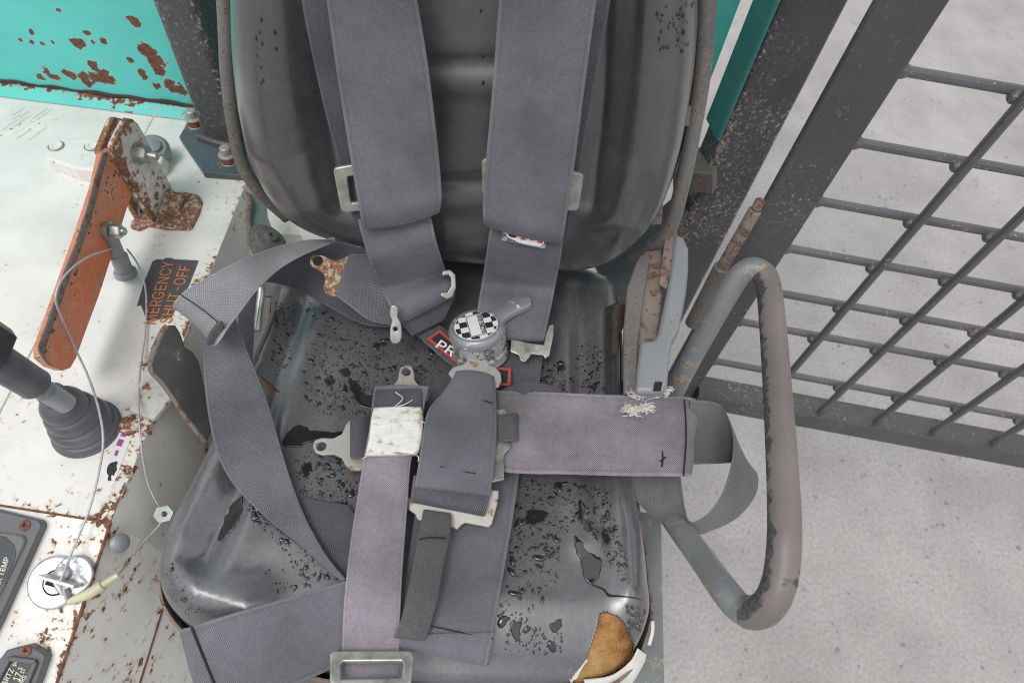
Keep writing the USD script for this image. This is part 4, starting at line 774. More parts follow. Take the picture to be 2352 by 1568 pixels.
bu = obj('slide_buckle', None if False else to3(pillow(pixpoly([(764, 388), (830, 376), (925, 385), (930, 470), (862, 482), (784, 490)], fr_l, frame(fr_l), rnd=.004).difference(pixpoly([(797, 407), (850, 398), (910, 405), (905, 455), (850, 460), (806, 468)], fr_l, frame(fr_l), rnd=.002)), None, .0012, .004, .0025), frame(fr_l)), STEEL, sb, smooth=30)
# three bar slide at the lower end
sp1 = plane3(surf(900, 706, .060), surf(918, 786, .036), surf(922, 740, .050))
obj('slide_end', plate([(896, 708), (902, 701), (911, 703), (915, 714), (913, 728), (921, 744), (923, 770), (918, 786), (906, 790), (896, 782), (896, 754), (900, 738), (895, 724)], sp1, .0035, .0012, smooth=3, holes=[(908, 756, .0022)]), STEEL, sb, smooth=40)
sp2 = plane3(surf(1030, 620, .064), surf(1034, 684, .048), surf(1046, 650, .056))
fr2 = frame(sp2); pp = pixpoly([(1016, 621), (1034, 619), (1046, 630), (1048, 660), (1040, 682), (1026, 688), (1012, 680)], sp2, fr2, rnd=.002).difference(pixpoly([(1010, 634), (1030, 631), (1036, 640), (1036, 658), (1028, 670), (1010, 672)], sp2, fr2))
pp = pp if pp.geom_type == 'Polygon' else max(pp.geoms, key=lambda g: g.area)
obj('slide_end', to3(pillow(pp, None, .0012, .003, .0025), fr2), STEEL, sb, smooth=40)
# right shoulder belt
sb2 = thing('shoulder_belt', 'right wide grey shoulder belt with white and red label, over the backrest', 'belt')
strap('back_strap', bboth([(1200, -60), (1200, 20), (1190, 200), (1170, 400), (1150, 560)], [(1408, -60), (1399, 20), (1366, 200), (1330, 400), (1298, 560)], [.040, .040, .042, .046, .054]), WEBD, sb2)
strap('front_strap', bboth([(1150, -60), (1146, 0), (1131, 200), (1115, 380), (1109, 460), (1110, 500), (1115, 516), (1124, 508), (1130, 480)], [(1380, -60), (1370, 0), (1343, 200), (1318, 390), (1303, 490), (1294, 540), (1289, 556), (1286, 545), (1284, 510)], [.064, .064, .066, .072, .078, .082, .076, .066, .060]), WEB, sb2, n=8, m=10, crown=.003)
strap('lower_strap', [(bk_(1128, 505, .058), bk_(1302, 500, .058)), (bk_(1120, 560, .066), bk_(1288, 590, .066)), (surf(1108, 640, .052), surf(1276, 655, .052)), (surf(1098, 700, .044), surf(1264, 715, .044)), (surf(1093, 748, .036), surf(1254, 760, .036)), (surf(1096, 768, .028), surf(1248, 782, .028)), (surf(1105, 765, .022), surf(1246, 775, .022))], WEB, sb2, m=10, crown=.002)
strap('tail_strap', both([(1170, 760), (1172, 800), (1172, 850), (1170, 900), (1150, 960)], [(1252, 775), (1248, 800), (1243, 850), (1238, 890), (1230, 960)], [.018, .014, .010, .008, .006]), WEBD, sb2)
fr_r = off(bpl, .058)
obj('slide_buckle', to3(pillow(pixpoly([(1106, 372), (1114, 366), (1330, 398), (1341, 404), (1330, 478), (1322, 486), (1296, 484), (1107, 448)], fr_r, frame(fr_r), rnd=.003).difference(pixpoly([(1130, 400), (1308, 426), (1302, 462), (1128, 430)], fr_r, frame(fr_r), rnd=.002)), None, .0012, .004, .0025), frame(fr_r)), STEEL, sb2, smooth=30)
lbp = plane3(bk_(1155, 528, .0725), bk_(1257, 540, .0725), bk_(1250, 572, .0755))
lab = obj('sewn_label', plate([(1152, 520), (1259, 532), (1252, 572), (1151, 552)], off(lbp, .001), .001, .0003, rnd=.001), BUCK, sb2, label='white sewn label with red and grey print')
obj('print_field', plate([(1160, 522), (1251, 534), (1249, 560), (1240, 566), (1195, 558), (1165, 545)], off(lbp, .0014), .0004, .0001, rnd=.002), WPRINT, lab)
for q in ([(1192, 538), (1208, 540), (1207, 552), (1194, 550), (1199, 545)], [(1213, 540), (1221, 541), (1226, 553), (1218, 552)], [(1230, 543), (1247, 545), (1246, 561), (1238, 555), (1240, 549)]):
    obj('red_print', plate(q, off(lbp, .0017), .0003, .0001), RED, lab)
obj('grey_print', plate([(1166, 533), (1174, 531), (1188, 537), (1184, 546), (1170, 543)], off(lbp, .0017), .0003, .0001, smooth=3), INK, lab)
obj('red_ring', plate([(1236, 551), (1242, 550), (1244, 556), (1239, 559), (1234, 556)], off(lbp, .0017), .0003, .0001, holes=[(1239, 554.5, .0009)], smooth=3), RED, lab)
# end bracket of the right shoulder belt
ebp = plane3(surf(1180, 800, .030), surf(1262, 815, .028), surf(1262, 750, .034))
obj('end_bracket', plate([(1262, 746), (1272, 745), (1271, 770), (1262, 816), (1252, 822), (1248, 815), (1220, 812), (1214, 822), (1206, 830), (1196, 828), (1192, 815), (1172, 806), (1174, 778), (1220, 788), (1250, 792), (1253, 768)], ebp, .0026, .0008, rnd=.0006), STEEL, sb2, smooth=30)

# stub with rusty tongue, left
tb = thing('tongue_belt', 'short grey belt stub with rusty eyed tongue near the left rear of the cushion', 'belt')
tp = plane3(surf(720, 600, .066), surf(780, 675, .052), surf(800, 590, .066))
obj('tongue', plate([(712, 592), (722, 585), (740, 586), (756, 594), (772, 599), (790, 592), (812, 582), (835, 590), (830, 670), (780, 680), (764, 679), (748, 673), (742, 660), (748, 642), (744, 628), (728, 617), (713, 609)], tp, .0026, .0007, holes=[(730, 598, .0048)], rnd=.0012), TANGR, tb, smooth=30)
strap('strap', [(surf(776, 684, .0535), surf(806, 588, .0655)), (surf(772, 680, .0560), surf(802, 588, .0675)), (surf(778, 684, .0575), surf(810, 584, .068)), (surf(800, 700, .054), surf(870, 590, .060)), (surf(850, 736, .040), surf(930, 650, .044)), (surf(905, 748, .030), surf(985, 700, .028))], WEB, tb, m=10)
# lap belt left
lb = thing('lap_belt', 'long grey lap belt looping over the left side of the cushion', 'belt')
inn = strap('inner_loop', [(surf(598, 645, .030), surf(610, 628, .060)), (surf(640, 652, .022), surf(655, 588, .074)), (surf(690, 668, .016), surf(715, 562, .070)), (surf(760, 708, .012), surf(790, 556, .064)), (surf(830, 744, .010), surf(868, 592, .048)), (surf(905, 753, .010), surf(960, 660, .030)), (surf(950, 752, .008), surf(1010, 690, .018))], WEBD, lb, m=10)
out_ = strap('end_flap', [(surf(766, 556, .075), surf(770, 549, .081)), (surf(690, 590, .080), surf(694, 552, .086)), (surf(640, 620, .083), surf(620, 571, .091)), (surf(592, 665, .084), surf(540, 604, .094)), (surf(552, 716, .082), surf(470, 640, .092)), (surf(525, 752, .078), surf(425, 668, .088)), (surf(505, 783, .072), surf(402, 692, .082)), (surf(492, 795, .066), surf(398, 706, .076)), (surf(484, 788, .062), surf(400, 704, .072))], WEBL, lb, m=10, crown=.003)
stitches(lb, [surf(414, 676, .0875), surf(470, 715, .0868), surf(514, 752, .0808)])
hpl = plane3(surf(480, 786, .0745), surf(510, 742, .0845), surf(515, 765, .0745))
obj('hem_roll', plate([(474, 789), (482, 768), (497, 748), (510, 741), (515, 748), (508, 768), (494, 788), (482, 795)], hpl, .003, .0014, smooth=4), WEBK, lb, smooth=40)
dg = strap('diagonal_strap', [(surf(468, 780, .046), surf(530, 700, .050)), (surf(468, 850, .040), surf(566, 800, .036)), (surf(478, 950, .030), surf(608, 905, .022)), (surf(502, 1050, .020), surf(640, 1010, .014)), (surf(545, 1122, .014), surf(664, 1090, .012)), (surf(620, 1196, .012), surf(692, 1166, .012)), (surf(690, 1252, .010), surf(722, 1228, .014)), (surf(740, 1297, .010), surf(754, 1282, .015)), (surf(788, 1336, .010), surf(792, 1330, .014))], WEB, lb, m=10)
strap('under_strap', both([(676, 1140), (684, 1165), (715, 1235), (760, 1300), (800, 1350)], [(800, 1160), (815, 1180), (840, 1205), (860, 1240), (880, 1300)], [.004, .005, .006, .006, .006]), WEBD, lb, m=8)
strap('front_strap', [(surf(880, 1490, .016), surf(880, 1290, .016)), (surf(800, 1515, .014), surf(792, 1333, .014)), (surf(740, 1545, .012), surf(700, 1360, .013)), (surf(640, 1590, .012), surf(560, 1400, .013)), (surf(560, 1640, .014), surf(470, 1428, .015)), (surf(530, 1660, .015), surf(440, 1438, .015)), (surf(500, 1680, .014), surf(424, 1442, .013)), (surf(480, 1690, .008), surf(413, 1446, .006))], WEB, lb, m=12)
ha_, hb_ = surf(440, 1438, .015), surf(530, 1660, .015)
stitches(lb, [ha_ + (hb_ - ha_) * t + [0, 0, .0016] for t in (.01, .25, .5, .75, 1.)], r=.0010)
# two inch strap with the white tape
nb = thing('taped_belt', 'narrow faded belt wrapped in white tape, with two eyed tongues', 'belt')
strap('strap', [(surf(862, 888, .020), surf(985, 888, .020)), (surf(856, 915, .026), surf(978, 915, .026)), (surf(848, 985, .030), surf(966, 985, .030)), (surf(834, 1060, .030), surf(945, 1055, .030)), (surf(818, 1160, .026), surf(936, 1160, .026)), (surf(803, 1260, .024), surf(928, 1260, .024)), (surf(793, 1350, .022), surf(922, 1350, .022)), (surf(788, 1420, .020), surf(919, 1420, .020)), (surf(785, 1500, .020), surf(916, 1500, .020)), (surf(784, 1540, .022), surf(915, 1540, .022)), (surf(784, 1600, .02), surf(915, 1600, .02))], WEBP, nb, m=10, crown=.0015)
strap('top_end', [(surf(864, 896, .024), surf(966, 893, .024)), (surf(860, 905, .029), surf(967, 900, .029)), (surf(857, 925, .0305), surf(968, 922, .0305)), (surf(852, 960, .032), surf(968, 958, .032))], WEBD, nb)
strap('side_end', [(surf(860, 945, .016), surf(870, 1045, .016)), (surf(830, 955, .022), surf(838, 1050, .022)), (surf(812, 960, .022), surf(812, 1052, .022)), (surf(806, 962, .017), surf(806, 1052, .017)), (surf(812, 964, .013), surf(812, 1050, .013))], WEBD, nb)
tpm, tuv = ribbon([(surf(858, 940, .0335), surf(968, 936, .0335)), (surf(853, 965, .0350), surf(972, 962, .0350)), (surf(849, 1000, .0352), surf(970, 998, .0352)), (surf(843, 1030, .0348), surf(964, 1030, .0348)), (surf(838, 1048, .0335), surf(955, 1046, .0335))], n=8, m=24, th=.004, wob=.0012, crown=.0015)
obj('tape', tpm, TAPE, nb, smooth=True, label='dirty white cloth tape wrapped round the belt')
t1p = plane3(surf(935, 850, .018), surf(890, 900, .018), surf(980, 900, .016))
obj('tongue', plate([(934, 838), (946, 841), (951, 855), (952, 872), (962, 884), (978, 890), (987, 902), (983, 918), (972, 922), (940, 925), (880, 920), (870, 900), (900, 888), (914, 872), (917, 852), (922, 841)], t1p, .0026, .0007, holes=[(933, 853, .0045)], rnd=.001), STEELR, nb, smooth=30)
t2p = plane3(surf(738, 1024, .010), surf(820, 965, .014), surf(820, 1075, .014))
obj('tongue', plate([(718, 1024), (723, 1010), (738, 1005), (765, 1006), (785, 996), (794, 975), (806, 961), (830, 962), (850, 990), (845, 1065), (828, 1079), (806, 1079), (792, 1066), (784, 1050), (766, 1042), (740, 1044), (724, 1038)], t2p, .0026, .0007, holes=[(738, 1024, .0045)], rnd=.001), STEELR, nb, smooth=30)
bfp = plane3(surf(757, 1492, .029), surf(948, 1496, .029), surf(850, 1560, .034))
fb = frame(bfp)
bf = pixpoly([(762, 1493), (940, 1493), (949, 1502), (944, 1566), (936, 1572), (766, 1572), (757, 1564), (757, 1500)], bfp, fb, rnd=.003).difference(pixpoly([(786, 1518), (922, 1517), (926, 1524), (922, 1555), (782, 1558), (781, 1524)], bfp, fb, rnd=.0015))
obj('slide_buckle', to3(pillow(bf, None, .0014, .003, .003), fb), STEEL, nb, smooth=30, label='rectangular steel buckle at the front edge')
for a, b, c in (((905, 935), (925, 915), (908, 900)), ((905, 935), (930, 928), (948, 918)), ((875, 942), (866, 938), (862, 946)), ((968, 965), (978, 975), (972, 990)), ((846, 1045), (838, 1050), (832, 1053)), ((958, 1045), (962, 1052), (960, 1058))):
    obj('loose_thread', tube([surf(*a, .036), surf(*b, .037), surf(*c, .034)], .0005, 5), THREAD, nb)
fr_th = []
for i in range(46):
    s = i / 45; x, y = 970 - 12 * s + rng.normal(0, 1.5), 945 + 98 * s
    fr_th.append(tube([surf(x - 9, y, .0362), surf(x, y + rng.normal(0, 2), .0365), surf(x + rng.uniform(1, 6), y + rng.normal(0, 3), .033)], .0004, 4, 3))
obj('frayed_threads', cat(*fr_th), simple('yellowed_thread', (.45, .38, .26), .9), nb)
# under strap (crotch belt)
ub = thing('crotch_belt', 'wide grey belt with folded hem at the front edge of the cushion', 'belt')
strap('strap', both([(985, 1050), (960, 1140), (945, 1230), (930, 1340), (922, 1430), (918, 1465), (912, 1480)], [(1195, 1060), (1190, 1110), (1178, 1190), (1158, 1310), (1138, 1420), (1128, 1470), (1120, 1520)], [.008, .008, .009, .010, .012, .014, .012]), WEB, ub, m=12)
strap('hem', both([(916, 1455), (914, 1472), (914, 1484), (922, 1486)], [(1134, 1450), (1124, 1500), (1119, 1526), (1124, 1524)], [.0155, .018, .014, .006]), WEB, ub, m=12)
stitches(ub, S([(985, 1436), (1060, 1452), (1134, 1466)], .0165))
# buckle belt: thick sewn piece, bracket, pull strap
bb = thing('buckle_belt', 'thick sewn grey belt end hanging from the cam buckle to a steel bracket', 'belt')
strap('sewn_strap', [(surf(1060, 872, .022), surf(1132, 884, .022)), (surf(1046, 858, .030), surf(1136, 870, .030)), (surf(1042, 866, .034), surf(1137, 878, .034)), (surf(1020, 900, .037), surf(1139, 905, .037)), (surf(985, 940, .038), surf(1141, 950, .038)), (surf(972, 990, .038), surf(1140, 1010, .038)), (surf(962, 1060, .036), surf(1134, 1080, .036)), (surf(952, 1120, .033), surf(1126, 1140, .033))], WEB, bb, m=12, th=.005, crown=.003)
strap('roll', [(surf(950, 1092, .033), surf(1128, 1118, .033)), (surf(946, 1120, .0325), surf(1122, 1150, .0325)), (surf(944, 1138, .030), surf(1116, 1172, .030)), (surf(943, 1148, .024), surf(1114, 1182, .024)), (surf(946, 1146, .018), surf(1114, 1178, .018))], WEBD, bb, m=12, th=.003)
for l, h in (([(1052, 908), (1080, 912), (1130, 925)], .0418), ([(1010, 1070), (1050, 1080), (1092, 1087)], .0405)): stitches(bb, S(l, h), r=.0008)
bkp = plane3(surf(940, 1160, .022), surf(1120, 1200, .022), surf(1140, 1130, .028))
obj('bracket', plate([(936, 1138), (945, 1146), (1060, 1170), (1108, 1180), (1114, 1172), (1118, 1140), (1128, 1124), (1146, 1126), (1144, 1150), (1130, 1202), (1122, 1210), (1068, 1200), (1058, 1206), (1050, 1215), (1040, 1214), (1028, 1200), (1015, 1193), (975, 1186), (966, 1196), (958, 1192), (953, 1180), (938, 1170)], bkp, .0028, .0009, rnd=.0008), STEELR, bb, smooth=30)
ps = strap('pull_strap', both([(978, 1182), (973, 1172), (970, 1182), (966, 1220), (952, 1280), (936, 1360), (920, 1425), (909, 1455), (905, 1462), (910, 1458)], [(1030, 1190), (1035, 1180), (1036, 1190), (1033, 1230), (1020, 1290), (1006, 1370), (994, 1415), (982, 1455), (974, 1468), (978, 1462)], [.018, .026, .029, .028, .026, .024, .024, .024, .022, .014]), WEBK, bb, m=8, th=.0018)
stitches(bb, S([(962, 1238), (990, 1234), (1024, 1236)], .0305), r=.0008)
# cam buckle
cb = thing('cam_buckle', 'round scuffed cam buckle with checkered emblem and turn lever', 'buckle')
bc = surf(1103, 800, .018)
bt = P(1092, 737, np.dot(bc - C, fwd) - .024)
cax = nz(bt - bc); ch = np.linalg.norm(bt - bc)
R0 = .0268
obj('buckle_body', lathe(catmull([(0, -.006), (R0 * .98, -.006), (R0 * 1.04, -.004), (R0 * 1.04, .002), (R0 * .98, .0035), (R0 * .97, .006), (R0 * 1.0, .008), (R0 * 1.0, .017), (R0 * .96, .0195), (R0 * .9, .020)], 3), bc, cax, 48), BUCK, cb, smooth=40)
obj('cap', lathe(catmull([(R0 * .90, .0195), (R0 * 1.0, .020), (R0 * 1.05, .022), (R0 * 1.04, .0265), (R0 * .96, .0300), (R0 * .86, .0312), (R0 * .82, .0305), (0, .0303)], 3), bc, cax, 48), CAPM, cb, smooth=50)
ep = (bc + cax * .0308, cax)
ex_ = onpl(1060, 742, ep); 
cen = bc + cax * .0308
efr = frame(ep, onpl(1142, 706, ep) - onpl(1042, 728, ep))
em = obj('emblem', to3(pillow(Point(0, 0).buffer(R0 * .80, 32), None, .0002, .004, .0003), efr), WPRINT, cb, label='round checkered emblem with a blank white plate')
disc = Point(0, 0).buffer(R0 * .77, 32); q = R0 * .77 / 2.6; sq = []
for i in range(-3, 3):
    for j in range(-3, 3):
        if (i + j) % 2 == 0:
            s_ = Polygon([(i * q, j * q), ((i + 1) * q, j * q), ((i + 1) * q, (j + 1) * q), (i * q, (j + 1) * q)]).intersection(disc)
            s_ = s_.difference(shapely.box(-q * 1.05, -q * 2.1, q * 1.05, q * 2.1))
            for gs in getattr(s_, 'geoms', [s_]):
                if gs.geom_type == 'Polygon' and gs.area > 1e-7: sq.append(trimesh.creation.extrude_polygon(gs, .0002, engine='earcut'))
for t in sq: t.vertices[:, 2] += .0001
obj('checks', to3(cat(*sq), efr), INK, em)
bo_ = shapely.box(-q * 1.0, -q * 2.0, q * 1.0, q * 2.0); bo_ = bo_.difference(bo_.buffer(-.0006)); t = trimesh.creation.extrude_polygon(bo_, .0003, engine='earcut'); obj('plate_outline', to3(t, efr), INK, em)
t = meshkit.text_mesh('RACING GEAR', .0040, .0003, True); tv = np.array(t.vertices); tv[:, 0] *= q * 3.6 / tv[:, 0].max(); tv = np.column_stack([-tv[:, 1] + q * .9, tv[:, 0] - q * 1.8, tv[:, 2]]); t.vertices = tv
obj('lettering', to3(t, efr), INK, em)
lvA = cen + efr[1] * R0 * .72 + cax * .000; lvd = nz(onpl(1205, 697, ep) - cen)
lw_ = np.cross(cax, lvd)
lvm = [cen + lvd * (R0 * a) - cax * dz for a, dz in ((.80, .002), (1.1, .001), (1.4, .0), (1.75, -.001), (2.1, -.001), (2.25, -.0005))]
lm, _ = ribbon([(c - lw_ * w_, c + lw_ * w_) for c, w_ in zip(lvm, (.012, .0092, .0090, .0098, .0092, .0050))], n=6, m=10, th=.006, crown=.003, wob=0.)
obj('turn_lever', lm, CAPM, cb, smooth=50)
obj('lever_skirt', beam(cen + lvd * R0 * 1.25 - cax * .008, cen + lvd * R0 * 2.05 - cax * .005, .012, .010, lw_, .002), BUCK, cb)
tgp = plane3(surf(1095, 830, .034), surf(1050, 860, .034), surf(1145, 880, .034))
obj('tongue', plate([(1074, 812), (1120, 815), (1119, 826), (1124, 838), (1138, 843), (1150, 856), (1152, 872), (1146, 886), (1136, 890), (1040, 870), (1030, 856), (1040, 843), (1064, 836), (1074, 826)], tgp, .003, .0009, rnd=.001), STEELR, cb, smooth=30)
# red bordered patches on the belts under the buckle
pb_ = thing('patch_belt', 'black belt tails with red stitched patches under the cam buckle', 'belt')
def patch(quad, h, txt, ta, tb_, th_):
    c4 = [surf(x, y, h) for x, y in quad]; pl = plane3(c4[0], c4[1], c4[2]); fr = frame(pl)
    big = pixpoly(quad, pl, fr); inn_ = big.buffer(-.0028)
    pt = obj('patch', to3(pillow(big, None, .0003, .004, .0008), fr), INK, pb_, label='black patch with red stitched border')
    obj('red_border', to3(pillow(big.difference(inn_), None, .0003, .002, .0008), (fr[0] + fr[3] * .0005, *fr[1:])), RED, pt)
    if txt: obj('lettering', ptext(txt, ta, tb_, th_, off(pl, .0004), .0005), WPRINT, pt)
patch([(980, 778), (1010, 757), (1075, 812), (1048, 834)], .016, 'PRO', (1000, 796), (1062, 833), .0095)
patch([(1100, 838), (1174, 846), (1172, 886), (1096, 884)], .018, None, None, None, 0)
strap('tail', both([(955, 768), (990, 800), (1040, 842), (1100, 880)], [(1000, 738), (1030, 762), (1075, 800), (1150, 850)], .012), WEBK, pb_)
strap('tail', both([(1096, 800), (1096, 850), (1098, 892)], [(1180, 800), (1178, 850), (1176, 892)], .012), WEBK, pb_)
# right lap belt
rl = thing('lap_belt', 'wide grey lap belt with stitched end and frayed spots, reaching right over the handle', 'belt')
strap('rear_layer', both([(1130, 1000), (1160, 1000), (1220, 1000), (1300, 1000), (1350, 1010)], [(1145, 900), (1170, 888), (1220, 878), (1280, 892), (1330, 930)], [.020, .026, .030, .026, .018]), WEBD, rl, m=8)
mb = strap('main_strap', [(surf(1120, 1075, .022), surf(1110, 890, .022)), (surf(1172, 1085, .026), surf(1145, 896, .026)), (surf(1280, 1089, .032), surf(1270, 902, .032)), (surf(1400, 1092, .036), surf(1400, 907, .036)), (surf(1500, 1093, .036), surf(1500, 910, .036)), (surf(1560, 1094, .034), surf(1568, 912, .034)), (surf(1581, 1093, .030), surf(1592, 916, .030)), (surf(1585, 1090, .024), surf(1594, 920, .024)), (surf(1578, 1088, .018), surf(1586, 920, .018))], WEBP, rl, m=12, crown=.002, wob=.0012)
stitches(rl, [surf(1572, 918, .0370), surf(1576, 1000, .0372), surf(1570, 1092, .0365)], r=.0008)
stitches(rl, [surf(1521, 1035, .0385), surf(1522, 1055, .0388), surf(1520, 1072, .0385)], r=.0009)
obj('stitch_knot', tube([surf(1516, 1060, .0385), surf(1522, 1054, .0392), surf(1529, 1050, .0385)], .0008, 5), STITCH, rl)
lp_ = [((1585, 918, .612), (1585, 1066, .612)), ((1640, 923, .620), (1650, 1064, .630)), ((1668, 948, .618), (1694, 1062, .650)), ((1684, 1000, .612), (1724, 1074, .662)), ((1681, 1060, .606), (1741, 1096, .664)), ((1665, 1118, .602), (1732, 1142, .660)), ((1635, 1170, .598), (1690, 1190, .652)), ((1603, 1196, .597), (1634, 1217, .642)), ((1582, 1196, .598), (1597, 1226, .632)), ((1573, 1165, .606), (1541, 1208, .622)), ((1568, 1130, .614), (1482, 1172, .614)), ((1562, 1085, .622), (1418, 1090, .618)), ((1560, 1040, .625), (1400, 1040, .622))]
strap('loop', [(P(*a), P(*b)) for a, b in lp_], WEBO, rl, m=10, n=8)
for n_, (x0, y0, x1, y1, k_) in enumerate(((1450, 906, 1538, 898, 260), (1438, 938, 1462, 948, 90), (1468, 940, 1492, 936, 90))):
    ths = []
    for i in range(k_):
        s = rng.random(); x, y = x0 + (x1 - x0) * s + rng.normal(0, 2), y0 + (y1 - y0) * s + rng.normal(0, 4)
        a = rng.uniform(0, 6.28); L = rng.uniform(4, 11)
        ths.append(tube([surf(x, y, .038), surf(x + L * math.cos(a), y + L * math.sin(a) * .6, .0385 + rng.uniform(.001, .004)), surf(x + 1.8 * L * math.cos(a + .5), y + 1.6 * L * math.sin(a + .5) * .6, .038 + rng.uniform(0, .003))], .00036, 4, 3))
    obj('fray', cat(*ths), THREAD, rl, label='white frayed fibres')
# small tab and bracket between the two belts
tbk = plane3(surf(1150, 945, .034), surf(1160, 1095, .034), surf(1135, 1000, .034))
obj('bracket', plate([(1140, 940), (1160, 938), (1166, 948), (1166, 1010), (1172, 1015), (1172, 1028), (1162, 1036), (1156, 1045), (1158, 1100), (1130, 1106), (1118, 1100), (1130, 1020)], tbk, .0026, .0008, rnd=.0008), STEEL, rl, smooth=30, label='steel bracket at the joint of the belts')
strap('tab', both([(1143, 950), (1150, 953), (1178, 948), (1186, 950)], [(1146, 1012), (1152, 1014), (1180, 1012), (1187, 1014)], [.036, .0385, .0385, .034]), WEBK, rl, th=.003)
# anchor belt at left rear
ab = thing('anchor_belt', 'dark belt hooked to the steel ring at the left rear of the cushion', 'belt')
strap('strap', both([(556, 700), (550, 690), (549, 700), (548, 780), (556, 860), (570, 920)], [(586, 672), (588, 668), (590, 680), (584, 770), (578, 850), (590, 910)], [.010, .018, .020, .008, -.004, -.01]), WEBD, ab)
obj('hook', tube([surf(562, 680, .026), surf(566, 658, .030), surf(578, 644, .032), surf(594, 646, .030), surf(600, 668, .024), surf(596, 705, .016), surf(590, 760, .006)], .0042, 10), STEEL, ab, smooth=60)

# ------------------------------------------------------------------ water on the cushion
def drop(c2, r, el, ang, lob):
    n = 12; a = np.linspace(0, 2 * np.pi, n, endpoint=False)
    rr = r * (1 + lob * (rng.random(n) - .5) * 1.6); rr = (rr + np.roll(rr, 1) * .5) / 1.5
    x, y = rr * np.cos(a) * el, rr * np.sin(a) / el
    q = np.stack([x * math.cos(ang) - y * math.sin(ang), x * math.sin(ang) + y * math.cos(ang)], 1)
    return shape_drop(c2 + q, c2, min(.5 * r, .0016))
def shape_drop(q, c, h):
    n = len(q); v = []
    for f, z in ((1.0, -.0001), (.93, .45), (.78, .80), (.45, .97)):
        p = c + (q - c) * f; v.append(np.column_stack([p, seat_h(p) + (z * h if z > 0 else z)]))
    v.append([[*c, seat_h(c)[0] + h]]); v = np.vstack(v)
    f = [tri(grid_faces(4, n, True))]; j = np.arange(n); f.append(np.stack([3 * n + j, 3 * n + (j + 1) % n, np.full(n, 4 * n)], 1))
    return v, np.vstack(f)
DV, DF, nv = [], [], 0
def add(vf):
    global nv
    DV.append(vf[0]); DF.append(vf[1] + nv); nv += len(vf[0])
ZONES = [([(730, 760), (840, 790), (980, 770), (1010, 850), (860, 900), (850, 960), (740, 960), (690, 900), (700, 820)], 330, .0011),
         ([(630, 690), (690, 700), (680, 800), (640, 880), (620, 840), (630, 770)], 60, .0010), ([(690, 680), (760, 720), (900, 770), (900, 810), (730, 770)], 60, .0010),
         ([(690, 1030), (800, 1060), (830, 1080), (815, 1170), (700, 1150), (670, 1060)], 110, .0012), ([(560, 1130), (640, 1190), (780, 1330), (700, 1330), (620, 1230), (560, 1180)], 60, .0013),
         ([(1250, 810), (1310, 840), (1320, 900), (1240, 905)], 60, .0011), ([(1330, 780), (1380, 800), (1415, 880), (1400, 905), (1340, 905), (1320, 840)], 70, .0011),
         ([(1190, 1100), (1310, 1110), (1330, 1180), (1300, 1230), (1180, 1220)], 85, .0013), ([(1320, 1110), (1390, 1120), (1430, 1240), (1450, 1330), (1420, 1340), (1370, 1240), (1330, 1180)], 100, .0012),
         ([(1170, 1220), (1290, 1230), (1280, 1330), (1200, 1440), (1145, 1440)], 60, .0018), ([(1170, 1430), (1300, 1450), (1290, 1500), (1150, 1500)], 30, .0013), ([(1440, 1380), (1490, 1400), (1480, 1480), (1440, 1470)], 30, .0010), ([(375, 1290), (395, 1290), (460, 1400), (430, 1420), (380, 1370)], 22, .0008), ([(950, 940), (1020, 850), (1000, 800), (960, 830)], 40, .0010),
         ([(600, 1300), (700, 1280), (740, 1340), (640, 1370)], 14, .0012)]
for poly, n, r0 in ZONES:
    pg = Polygon(poly); x0, y0, x1, y1 = pg.bounds; k_ = 0
    n = int(n * 3.2)
    while k_ < n:
        x, y = rng.uniform(x0, x1), rng.uniform(y0, y1)
        if not pg.contains(Point(x, y)): continue
        k_ += 1; c2 = surf(x, y)[:2]
        if not SEAT.buffer(-.006).contains(Point(c2)): continue
        r = .66 * r0 * rng.lognormal(-.3, .62); add(drop(c2, min(r, .0042), rng.uniform(1, 1.5), rng.uniform(0, 3.14), rng.uniform(.15, .7)))
PUD = [[(800, 870), (822, 878), (838, 905), (862, 910), (858, 938), (826, 932), (806, 900)], [(652, 1000), (690, 975), (720, 990), (790, 990), (800, 1004), (722, 1012), (690, 1024), (650, 1024)],
       [(500, 1236), (514, 1195), (538, 1152), (556, 1140), (556, 1170), (538, 1212), (514, 1242)], [(1215, 1172), (1262, 1176), (1255, 1190), (1240, 1202), (1205, 1208), (1208, 1186)],
       [(1330, 1150), (1343, 1160), (1340, 1190), (1330, 1195)], [(1336, 1192), (1352, 1198), (1360, 1215), (1348, 1222), (1338, 1212)], [(1320, 1232), (1330, 1236), (1348, 1265), (1378, 1280), (1382, 1310), (1368, 1338), (1345, 1335), (1336, 1300), (1324, 1268)],
       [(1178, 1425), (1200, 1430), (1195, 1450), (1190, 1475), (1176, 1460), (1172, 1440)], [(1262, 1430), (1290, 1424), (1290, 1440), (1270, 1452)], [(790, 880), (800, 890), (795, 905), (785, 895)], [(846, 950), (860, 955), (856, 972), (840, 968)], [(1382, 1222), (1396, 1226), (1400, 1250), (1388, 1248)], [(1385, 1180), (1400, 1170), (1398, 1195)], [(690, 1070), (712, 1062), (716, 1080), (700, 1100)], [(780, 850), (800, 845), (805, 860), (790, 868)], [(745, 870), (762, 862), (768, 880), (750, 888)]]
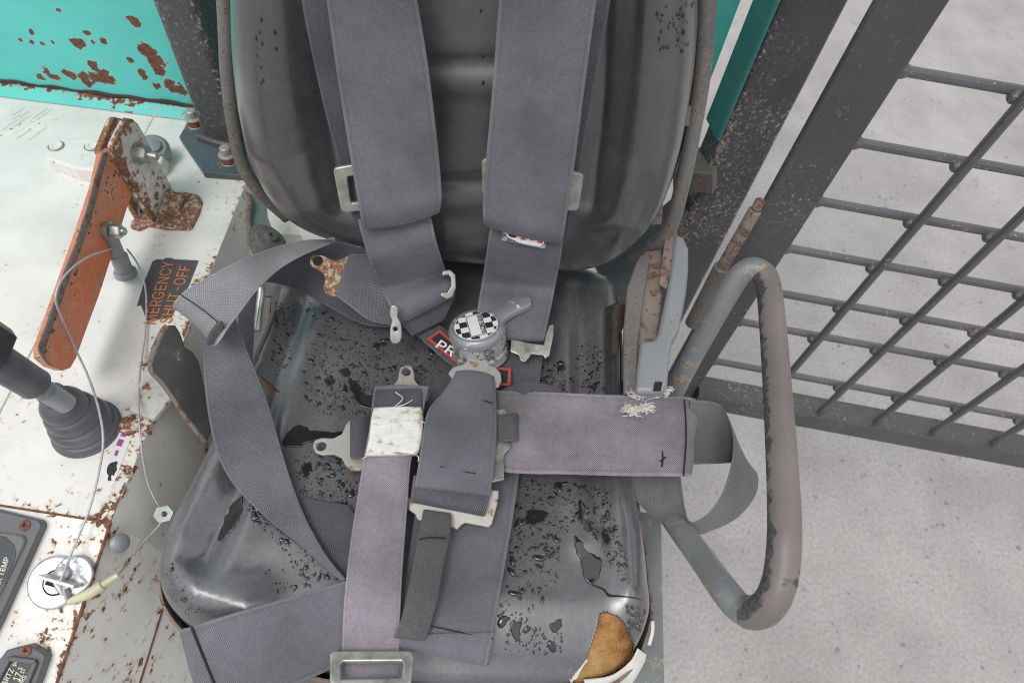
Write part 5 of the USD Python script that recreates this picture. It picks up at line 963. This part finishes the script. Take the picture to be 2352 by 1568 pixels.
for q in PUD:
    w2 = np.array([surf(x, y)[:2] for x, y in q]); w2 = catmull(w2, 5, closed=True)
    w2 = w2 + (np.column_stack([meshkit.noise(np.column_stack([w2 * 500, w2[:, 0] * 0]), 1), meshkit.noise(np.column_stack([w2 * 500, w2[:, 0] * 0]), 2)]) - .5) * .0026
    pg = Polygon(w2).buffer(0)
    for pg in getattr(pg, 'geoms', [pg]):
        if pg.area < 4e-6: continue
        bd = np.array(pg.exterior.coords); A_ = np.column_stack([bd, np.ones(len(bd))]); co, *_ = np.linalg.lstsq(A_, seat_h(bd), rcond=None)
        pm = pillow(pg, lambda u: np.maximum(np.column_stack([u, np.ones(len(u))]) @ co, seat_h(u)) + .0009, .0011, .0022, .0004, rings=[0, .15, .5, 1.0], flat_bottom=False); add((np.asarray(pm.vertices), np.asarray(pm.faces)))
drops = trimesh.Trimesh(np.vstack(DV), np.vstack(DF), process=False)
obj('water_drops', drops, WATER, smooth=True, kind='stuff', label='rain drops and small puddles lying on the black cushion')
BD, nv2 = [], 0
DV, DF, nv = [], [], 0
for x, y, s in [(600, 45, .0016), (596, 75, .0013), (588, 88, .0015), (602, 100, .0014), (632, 75, .0016), (634, 112, .0016), (590, 128, .0012), (600, 155, .0013), (605, 185, .0014), (600, 190, .0013), (1176, 15, .0022), (1104, 25, .0013), (1172, 165, .0020), (1110, 190, .0018), (1110, 130, .0013), (1165, 265, .0014), (1164, 300, .0017), (1163, 325, .0014), (1162, 352, .0013), (1510, 32, .0020), (1590, 10, .0018)] + [(rng.uniform(1620, 1690) - 110, rng.uniform(10, 120), rng.uniform(.0008, .0016)) for _ in range(34)]:
    c = to2([bsurf(x, y)], bfr)[0]; a = np.linspace(0, 2 * np.pi, 10, endpoint=False); q = c + np.stack([np.cos(a) * s * .7, np.sin(a) * s * 1.3], 1) * (1 + .4 * (rng.random(10)[:, None] - .5))
    n = 10; v = []
    for f, z in ((1.0, -.0002), (.9, .5), (.6, .85)):
        p = c + (q - c) * f; v.append(np.column_stack([p, back_h(p) + (z * s * .6 if z > 0 else z)]))
    v.append([[*c, back_h(c)[0] + s * .6]]); v = np.vstack(v); j = np.arange(n)
    f = np.vstack([tri(grid_faces(3, n, True)), np.stack([2 * n + j, 2 * n + (j + 1) % n, np.full(n, 3 * n)], 1)]); add((v, f))
obj('water_drops', to3(trimesh.Trimesh(np.vstack(DV), np.vstack(DF), process=False), bfr), WATER, smooth=True, kind='stuff', label='rain drops clinging to the black backrest')
